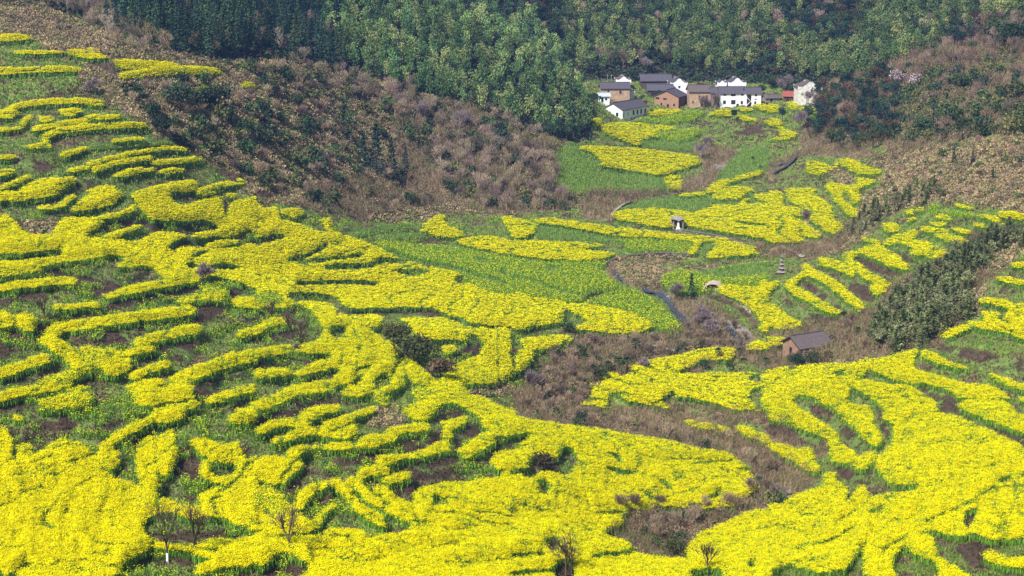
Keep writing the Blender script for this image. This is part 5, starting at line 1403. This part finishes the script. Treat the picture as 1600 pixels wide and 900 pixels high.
def house(name, label, u, v, rot, L, Wd, Hh, rise, wall, roof, ops=(), parapet=None, over=.55, side=None, cat='house', group='houses of the hamlet', right=False, lift=0.0):
    p = at(u, v); e = empty(name, p, R(rot)); e.location.z = p.z + lift; tag(e, label, cat, group)
    bm = bmesh.new(); t = .3
    g = [(0, -3), (Wd, -3), (Wd, Hh), (Wd / 2, Hh + rise), (0, Hh)]
    prism(bm, g, 'x', 0, L); w = bobj('wall', bm, wall, e)
    if side:
        bm = bmesh.new(); bx(bm, .05, L - .05, -.06, -.003, -3, Hh - .02); bobj('side_wall', bm, side, e)
    # two roof slopes with tiled thickness and ridge
    x0, x1 = (-over, L + over) if not parapet else (.32, L - .32)
    bm = bmesh.new(); k = rise / (Wd / 2); o = over; th = .22
    prism(bm, [(-o, Hh - o * k + .02), (Wd / 2, Hh + rise + .02), (Wd + o, Hh - o * k + .02), (Wd + o, Hh - o * k + .02 + th), (Wd / 2, Hh + rise + .02 + th), (-o, Hh - o * k + .02 + th)], 'x', x0, x1)
    rf = bobj('roof', bm, roof, e)
    bm = bmesh.new(); bx(bm, x0 + .1, x1 - .1, Wd / 2 - .16, Wd / 2 + .16, Hh + rise + .18, Hh + rise + .48); bobj('ridge', bm, roof, rf)
    if parapet:
        for xa, xb in ((-.05, .3), (L - .3, L + .05)):
            if parapet == 'step':
                o2 = .3; ys = [-o2, Wd * .22, Wd * .22, Wd * .38, Wd * .38, Wd * .62, Wd * .62, Wd * .78, Wd * .78, Wd + o2]; z1, z2, z3 = Hh + .35, Hh + rise * .65 + .35, Hh + rise + .6
                top = [(ys[0], z1), (ys[1], z1), (ys[2], z2), (ys[3], z2), (ys[4], z3), (ys[5], z3), (ys[6], z2), (ys[7], z2), (ys[8], z1), (ys[9], z1)]
            else:
                top = [(-.3, Hh + .75), (.1, Hh + .45), (Wd * .15, Hh + .45), (Wd * .3, Hh + rise * .45 + .4), (Wd * .42, Hh + rise + .45), (Wd * .5, Hh + rise + .65), (Wd * .58, Hh + rise + .45), (Wd * .7, Hh + rise * .45 + .4), (Wd * .85, Hh + .45), (Wd - .1, Hh + .45), (Wd + .3, Hh + .75)]
            bm = bmesh.new(); prism(bm, [(top[0][0], Hh - 1.0)] + top + [(top[-1][0], Hh - 1.0)], 'x', xa, xb); bobj('parapet', bm, wall, e)
            bm = bmesh.new(); n = len(top)
            prism(bm, [(a - .0, b + .004) for a, b in top] + [(a, b + .2) for a, b in top[::-1]], 'x', xa - .12, xb + .12); bobj('coping', bm, roof, e)
    for op in ops: opening(e, op[0], L, Wd, *op[1:5], kind=op[5] if len(op) > 5 else 'window')
    return e
def hamlet():
    H_ = house
    H_('farmhouse', 'long white house with grey roof and row of tall side windows', 972.5, 187, 53, 19.5, 9.6, 4.1, 2.4, MW, MT,
       [('l', 2.0, 1.3, 1.3, 1.5), ('l', 6.2, 1.5, 1.3, 1.5), ('f', .6, 1.2, .5, 1.2), ('f', 4.0, 1.3, .5, 1.3), ('f', 8.0, 1.2, 1.1, 1.9), ('f', 11.0, 1.2, 1.1, 1.9), ('f', 14.0, 1.2, 1.1, 1.9), ('f', 17.2, 1.2, 1.1, 1.9)], side=None)
    H_('village_house', 'cream-white gabled house with one small window behind the long white house', 991, 160, 95, 8, 7.2, 4.6, 1.5, MC, MTL, [('l', 2.6, 2.7, .9, 1.0)], parapet='curve')
    H_('village_house', 'low tan-walled house with long dark roof at the left of the hamlet', 939, 150, 2, 12.5, 7, 3.3, 2.0, MMUD, MT, [('f', 2.8, .8, .8, 1.6), ('f', 8, 1, .9, 1.2)])
    H_('shed', 'small white shed with pale blue roof at the hamlet\'s left edge', 936, 160, 8, 4.6, 4, 2.6, .9, MW, MBLUE, [('f', .9, 0, 1.0, 1.9, 'door'), ('f', 2.6, .9, .9, .8)], cat='shed')
    H_('village_house', 'white parapet-topped house peeping over the low tan-walled house', 985, 141, 92, 8, 6.3, 4.4, 1.3, MW, MTL, [('l', 2.5, 2, .9, 1)], parapet='curve')
    H_('hall', 'wide dark-timbered hall with upper tiled roof at the back of the hamlet', 1002, 139, 2, 13.5, 8, 3.7, 2.3, MWOOD, MT, [('f', 2.5, .9, 4.2, 1.3), ('f', 8.5, .9, 3, 1.3)], cat='hall')
    H_('hall', 'lower dark-timbered hall in front of the wide one', 1012, 152, -3, 11, 7, 3.2, 2.0, MWOOD, MT, [('f', 1.5, .3, 3.4, 1.8), ('f', 6.5, .3, 2.6, 1.8)], cat='hall')
    H_('village_house', 'white curved-gable house behind the brick house', 1073, 150, 94, 9, 7.2, 5.6, 1.7, MW, MT, [('l', 3, 3.6, .9, .9)], parapet='curve')
    H_('brick_house', 'brown brick gabled house with dark arched doorway in the middle of the hamlet', 1060, 170.5, 63, 10, 11.3, 5.3, 2.5, MBR, MT,
       [('l', 9.0, 3.9, 1.8, .8), ('l', 5.6, 3.8, 1.7, .7), ('l', 4.4, 0, 1.1, 1.9, 'door'), ('l', 1.6, 1.2, .9, 1.0), ('l', 7.6, 1.3, .8, 1.0), ('f', 3, 1.5, 1, 1.4)], side=MBD)
    H_('mud_house', 'tall ochre mud-walled house with stained front between brick house and white house', 1077, 169, 3, 9.3, 8, 7.2, 2.2, MMUD, MTL, [('f', 7.2, 4.6, .7, .9), ('f', 1.2, 2.2, .6, 1.0), ('f', 5.0, 0, 1.1, 2.0, 'door'), ('f', 4.0, 4.4, .6, 1.0)])
    H_('village_house', 'narrow dark house squeezed between mud house and white two-storey house', 1111.5, 168, 3, 3.6, 7, 6.4, 1.8, MBD, MT, [('f', 1, 1, .8, 1.4)])
    H_('village_house', 'low white wing with curved gable left of the white two-storey house\'s roof', 1134, 150, 92, 7, 3.6, 5.6, .8, MW, MT, [], parapet='curve')
    H_('village_house', 'white curved-gable house rising behind the white two-storey house', 1164.5, 150, 92, 9, 7.6, 5.7, 1.8, MW, MT, [('l', 3, 3.5, .9, .9)], parapet='curve')
    H_('two_storey_house', 'broad white two-storey house with big square lower window at the right of the hamlet', 1125.5, 169, 3, 10.9, 8, 6.4, 2.2, MW, MT,
       [('f', 1.2, 5.35, 1.1, .85), ('f', 4.5, 5.2, 2.0, 1.0), ('f', 8.9, 5.35, 1.1, .85), ('f', 1.1, 1.8, 1.2, 1.5), ('f', 4.6, 1.7, 1.9, 1.8), ('f', 8.8, 1.7, 1.0, 1.4), ('f', 7.0, 0, 1.0, 1.9, 'door')])
    e = H_('two_storey_house', 'narrower white two-storey house with dark recess and outside stairs at the hamlet\'s right', 1166, 167.5, 3, 6.3, 7, 5.9, 2.0, MW, MT, [('f', .15, .3, 1.9, 5.0), ('f', 3.6, 4.7, .9, 1.0), ('f', 3.4, 1.3, .9, 1.2), ('f', 3.4, 3.3, 1.2, .35)])
    bm = bmesh.new()
    for i in range(6): bx(bm, -.2 + i * .28, .1 + i * .28, -.9, -.1, .6 + i * .3, .78 + i * .3); bx(bm, 1.5 - i * .28, 1.8 - i * .28, -.9, -.1, 2.5 + i * .3, 2.68 + i * .3)
    bobj('stair', bm, MWHITE, e)
    H_('shed', 'small dark shed with rusty red roof between the white houses', 1224, 159, -12, 5.6, 4.6, 2.6, 1.6, MWOOD, MRED, [('f', 1.2, 0, 1.2, 1.9, 'door')], cat='shed')
    H_('village_house', 'tall weathered white house with curved gable standing alone at the wood\'s edge', 1283.5, 160, 93, 9, 10, 6.4, 1.9, MOLD, MTL, [('l', 4.0, 4.2, .9, 1.1)], parapet='curve')
    H_('shed', 'low grey-roofed shed tucked behind the yellow patch left of the red-roofed shed', 1196, 160, 12, 7.0, 4, 1.9, 1.1, MSTONE, MTL, [('f', 2.2, 0, 1, 1.6, 'door')], cat='shed')
    e = H_('brick_hut', 'overgrown orange brick hut with sagging dark tiled roof above the near fields', 1250, 561, 29, 8.9, 6.6, 2.8, 1.9, MOR, MTL, [('f', 4.2, .8, 1.0, 1.1), ('f', 7.2, .9, 1.0, 1.1), ('f', 5.6, 0, 1.0, 1.9, 'door'), ('l', 3.0, .2, 1.0, 1.9, 'door')], group=None, cat='hut', over=.7)
    for i, (u, v, h) in enumerate(((949, 142, 5.5), (955, 142, 5.5), (1196, 166, 4.0))):
        p = at(u, v); bm = bmesh.new(); bx(bm, -.09, .09, -.09, .09, -.5, h + 2); 
        o = empty('utility_pole', p); bobj('post', bm, MSTONE, o); bm = bmesh.new(); bx(bm, -.7, .7, -.05, .05, h + 1.3, h + 1.42); bobj('crossarm', bm, MSTONE, o)
        tag(o, ('pale utility pole rising over the low tan-walled house', 'second utility pole right of the first over the tan-walled house', 'short pole between the white house and the grey shed')[i], 'utility pole')
hamlet()

def small_things():
    # pavilion
    p = at(1058, 358.5); e = empty('pavilion', p, R(8)); tag(e, 'little white pavilion with upturned grey roof beside the field path', 'pavilion')
    bm = bmesh.new(); bx(bm, -1.9, 1.9, -1.7, 1.7, -1.2, .35); bobj('plinth', bm, MSTONE, e)
    for x in (-1.55, 1.55):
        for y in (-1.35, 1.35):
            bm = bmesh.new(); bx(bm, x - .16, x + .16, y - .16, y + .16, .353, 3.0); bobj('column', bm, MSTONE, e)
    bm = bmesh.new(); prism(bm, [(-.75, .353), (.75, .353), (.35, 1.4), (.3, 2.9), (-.3, 2.9), (-.35, 1.4)], 'y', -1.45, -1.2); bobj('front_panel', bm, MWHITE, e)
    bm = bmesh.new(); bx(bm, -1.38, 1.38, 1.22, 1.42, .353, 2.9); bobj('back_wall', bm, MWOOD, e)
    bm = bmesh.new(); bx(bm, -1.8, 1.8, -1.6, 1.6, 3.004, 3.25); bobj('beam', bm, MWOOD, e)
    rings = [(2.35, 3.2, .55), (1.7, 3.5, .12), (1.1, 3.9, 0), (.45, 4.5, 0), (.12, 4.8, 0)]; bm = bmesh.new(); prev = None
    for r_, z, upk in rings:
        ring = [bm.verts.new((r_ * math.cos(a) * (1.18 if k % 2 == 0 else .92), r_ * math.sin(a) * (1.18 if k % 2 == 0 else .92), z + (upk if k % 2 == 0 else 0))) for k, a in ((k, R(45 * k + 45)) for k in range(8))]
        if prev:
            for k in range(8): bm.faces.new((prev[k], prev[(k + 1) % 8], ring[(k + 1) % 8], ring[k]))
        else: bm.faces.new(ring[::-1])
        prev = ring
    bm.faces.new(prev); rf = bobj('roof', bm, MSTONE, e); bm = bmesh.new(); bmesh.ops.create_uvsphere(bm, u_segments=8, v_segments=6, radius=.22, matrix=Matrix.Translation((0, 0, 5.0))); bobj('finial', bm, MSTONE, rf)
    # arched shelter
    p = at(1115, 453); e = empty('arched_shelter', p, R(-14)); tag(e, 'arched straw-coloured shelter open at the front over the green plot', 'shelter')
    n = 12; bm = bmesh.new(); A = [(math.cos(math.pi * k / n), math.sin(math.pi * k / n)) for k in range(n + 1)]
    prism(bm, [(3.0 * c, 2.5 * s - .3) for c, s in A] + [(2.7 * c, 2.2 * s - .3) for c, s in A[::-1]], 'y', -1.5, 2.4); bobj('roof', bm, MSTRAW, e)
    bm = bmesh.new(); prism(bm, [(2.69 * c, 2.19 * s - .3) for c, s in A], 'y', 2.0, 2.3); bobj('back_wall', bm, MWOOD, e)
    bm = bmesh.new(); prism(bm, [(-2.6, -.8), (-1.3, -.8), (-1.2, .45), (-2.65, .4)], 'y', -1.2, -1.0); prism(bm, [(.3, -.8), (2.6, -.8), (2.65, .4), (.5, .8)], 'y', -1.2, -1.0); bobj('front_screen', bm, MSTRAW, e)
    # little stone pagoda
    p = at(1221, 428); e = empty('stone_pagoda', p); tag(e, 'slim weathered stone pagoda on the green strip by the footpath', 'pagoda')
    z = -.5
    for i, (r_, h) in enumerate(((1.35, 1.1), (.95, .8), (.7, .8), (.5, .8), (.32, .9))):
        bm = bmesh.new(); bmesh.ops.create_cone(bm, cap_ends=True, segments=8, radius1=r_ * .8, radius2=r_ * .72, depth=h, matrix=Matrix.Translation((0, 0, z + h / 2))); s = bobj('storey', bm, MROCK, e); z += h
        bm = bmesh.new(); bmesh.ops.create_cone(bm, cap_ends=True, segments=8, radius1=r_ * 1.15, radius2=r_ * .6, depth=.28, matrix=Matrix.Translation((0, 0, z + .145))); bobj('eaves', bm, MSTONE, s); z += .29
    # plank bridge
    a, b = at(1002, 541), at(1057, 553); a.z += .9; b.z += .7; d = b - a; L = math.hypot(d.x, d.y); e = empty('plank_bridge', a, math.atan2(d.y, d.x)); e.rotation_euler.y = -math.atan2(d.z, L)
    tag(e, 'narrow weathered plank bridge across the brown gully', 'bridge'); bm = bmesh.new()
    n = int(L / .42)
    for i in range(n): bx(bm, i * .42, i * .42 + .38, -.7 + .04 * (i % 3), .7 - .03 * (i % 2), 0, .09)
    bobj('deck', bm, MSTONE, e)
    for y in (-.5, .5): bm = bmesh.new(); bx(bm, -.4, L + .4, y - .12, y + .12, -.34, -.004); bobj('beam', bm, MWOOD, e)
    for x in (.5, L * .5, L - .4): bm = bmesh.new(); bx(bm, x - .12, x + .12, -.55, .55, -2.6, -.344); bobj('trestle', bm, MWOOD, e)
    # tiled boundary walls
    for nm, lab, path, h in (('tiled_wall', 'winding dark wall with tiled top by the grass above the layered plots', ((1246, 240), (1244, 248), (1238, 256), (1228, 264), (1217, 270), (1206, 276)), 1.1), ('tiled_wall', 'short dark tiled wall branching from the winding one', ((1202, 259), (1212, 262), (1222, 259), (1231, 257)), .8),
                             ('stone_wall', 'low dry-stone edging beside the pavilion along the rapeseed', ((1066, 362), (1090, 366), (1115, 370), (1140, 376), (1165, 384)), .6), ('stone_wall', 'rough stone retaining wall above the dry stream bend', ((946, 416), (962, 408), (985, 403), (1020, 400), (1050, 399), (1080, 401)), .8)):
        pts = smooth_line(np.array([tuple(at(*q)) for q in path]), 5); bm = bmesh.new(); bt = bmesh.new()
        for tgt, w_, z0, z1 in ((bm, .45, -.8, h), (bt, .8, h + .004, h + .28)):
            prev = None
            for i in range(len(pts)):
                t = pts[min(i + 1, len(pts) - 1)] - pts[max(i - 1, 0)]; t[2] = 0; t /= np.linalg.norm(t); nn = np.array([-t[1], t[0], 0]) * w_ / 2; q = pts[i]; j = (random.Random(i).random() - .5) * .12
                ring = [tgt.verts.new(q + nn + [0, 0, z0]), tgt.verts.new(q - nn + [0, 0, z0]), tgt.verts.new(q - nn * (.6 if z0 > 0 else 1) + [0, 0, z1 + j * (z0 < 0) * 0]), tgt.verts.new(q + nn * (.6 if z0 > 0 else 1) + [0, 0, z1])]
                if prev:
                    for k in range(4): tgt.faces.new((prev[k], prev[(k + 1) % 4], ring[(k + 1) % 4], ring[k]))
                else: tgt.faces.new(ring[::-1])
                prev = ring
            tgt.faces.new(prev)
        e = empty(nm, (0, 0, 0)); tag(e, lab, 'wall'); bobj('wall', bm, MROCK if nm == 'stone_wall' else MWOOD, e); bobj('coping', bt, MT if nm == 'tiled_wall' else MROCK, e)
    # pale footpath
    for nm, path, w in (('path', ((1220, 386), (1232, 391), (1243, 396), (1252, 402), (1258, 402)), 1.3), ('path', ((1132, 460), (1150, 468), (1175, 492)), .8), ('path', ((958, 345), (957, 335), (968, 325), (985, 316)), 1.0), ('path', ((1246, 240), (1256, 228), (1262, 223)), 1.0)):
        pts = smooth_line(np.array([tuple(at(*q)) for q in path]), 6); V, Q = [], []
        for i, q in enumerate(pts):
            t = pts[min(i + 1, len(pts) - 1)] - pts[max(i - 1, 0)]; t[2] = 0; t /= np.linalg.norm(t); nn = np.array([-t[1], t[0], 0]) * w / 2
            for s_ in (-1, 1): c = q + nn * s_; V.append((c[0], c[1], gz(c[0], c[1]) + .3))
        Q = [(2 * i, 2 * i + 1, 2 * i + 3, 2 * i + 2) for i in range(len(pts) - 1)]
        me = mesh_np(nm, np.array(V), np.array(Q), np.tile([.33, .28, .23], (len(V), 1)), M_GROUND); o = link(nm, me); sm = o.modifiers.new('s', 'SOLIDIFY'); sm.thickness = .25; tag(o, kind='structure')
    # people
    skin, nt, b = new_mat('skin'); b.inputs['Base Color'].default_value = (.45, .28, .2, 1)
    def cloth(n, c): m, _, bb = new_mat(n); bb.inputs['Base Color'].default_value = (*c, 1); return m
    def person(u, v, rz, stride, top, legs, lab):
        p = at(u, v); e = empty('person', p, rz); e.location.z += .05; tag(e, lab, 'person', 'walkers on the footpath')
        def skinned(nm, J, E, Rr, mat, root=0):
            me = bpy.data.meshes.new(nm); me.from_pydata([j for j in J], E, []); me.materials.append(mat); o = link(nm, me, e)
            m = o.modifiers.new('skin', 'SKIN'); 
            for i, rr in enumerate(Rr): me.skin_vertices[0].data[i].radius = (rr, rr * .9)
            me.skin_vertices[0].data[root].use_root = True; o.modifiers.new('sub', 'SUBSURF').levels = 1; return o
        s = stride
        def mk(nm):
            me = bpy.data.meshes.new(nm); return me
        J = [(0, 0, .92), (0, 0, 1.15), (0, 0, 1.40), (0, 0, 1.50), (0, .01, 1.60), (0, .01, 1.74), (-.19, 0, 1.38), (-.23, s * .12, 1.12), (-.2, s * .26, .90), (.19, 0, 1.38), (.23, -s * .12, 1.12), (.2, -s * .22, .90),
             (-.09, 0, .88), (-.1, -s * .16, .48), (-.1, -s * .34, .09), (-.1, -s * .3 + .14, .04), (.09, 0, .88), (.1, s * .2, .5), (.1, s * .26, .08), (.1, s * .26 + .15, .04)]
        E = [(0, 1), (1, 2), (2, 3), (3, 4), (4, 5), (2, 6), (6, 7), (7, 8), (2, 9), (9, 10), (10, 11), (0, 12), (12, 13), (13, 14), (14, 15), (0, 16), (16, 17), (17, 18), (18, 19)]
        Rr = [.15, .14, .16, .06, .10, .09, .07, .05, .035, .07, .05, .035, .1, .07, .05, .045, .1, .07, .05, .045]
        me = bpy.data.meshes.new('body'); me.from_pydata(J, E, []); me.materials.append(top); o = link('body', me, e)
        bpy.context.view_layer.objects.active = o; o.modifiers.new('skin', 'SKIN')
        if not me.skin_vertices: me.attributes
        if len(me.skin_vertices):
            for i, rr in enumerate(Rr): me.skin_vertices[0].data[i].radius = (rr, rr * .85)
            me.skin_vertices[0].data[0].use_root = True
        o.modifiers.new('sub', 'SUBSURF').levels = 1
        bm = bmesh.new(); bmesh.ops.create_uvsphere(bm, u_segments=12, v_segments=8, radius=.115, matrix=Matrix.Translation((0, -.015, 1.71)) @ Matrix.Scale(1.1, 4, (0, 0, 1))); bobj('hair', bm, MDARK, e)
    person(1249, 396, R(200), 1, cloth('dark jacket', (.03, .03, .04)), None, 'person in dark clothes walking ahead of the other two on the footpath')
    person(1266, 400, R(230), .8, cloth('brown jacket', (.08, .04, .04)), None, 'middle walker in dark red-brown clothes near the terraced knoll')
    person(1272.5, 402, R(215), 1, cloth('black jacket', (.02, .02, .025)), None, 'walker in black at the right of the pair by the terraced knoll')
small_things()

# ---------------------------------------------------------------- the air over the valley
def haze():
    bm = bmesh.new(); bx(bm, -900, 900, -60, 1560, -75, 300)
    m = bpy.data.materials.new('valley haze'); m.use_nodes = True; nt = m.node_tree; nt.nodes.remove(nt.nodes['Principled BSDF'])
    v = nt.nodes.new('ShaderNodeVolumePrincipled'); v.inputs['Color'].default_value = (.26, .44, 1.0, 1); v.inputs['Density'].default_value = .00016; v.inputs['Anisotropy'].default_value = .2
    nt.links.new(v.outputs[0], nt.nodes['Material Output'].inputs['Volume'])
    o = bobj('haze', bm, m); tag(o, 'thin blue air filling the valley', 'haze', kind='stuff')
haze()
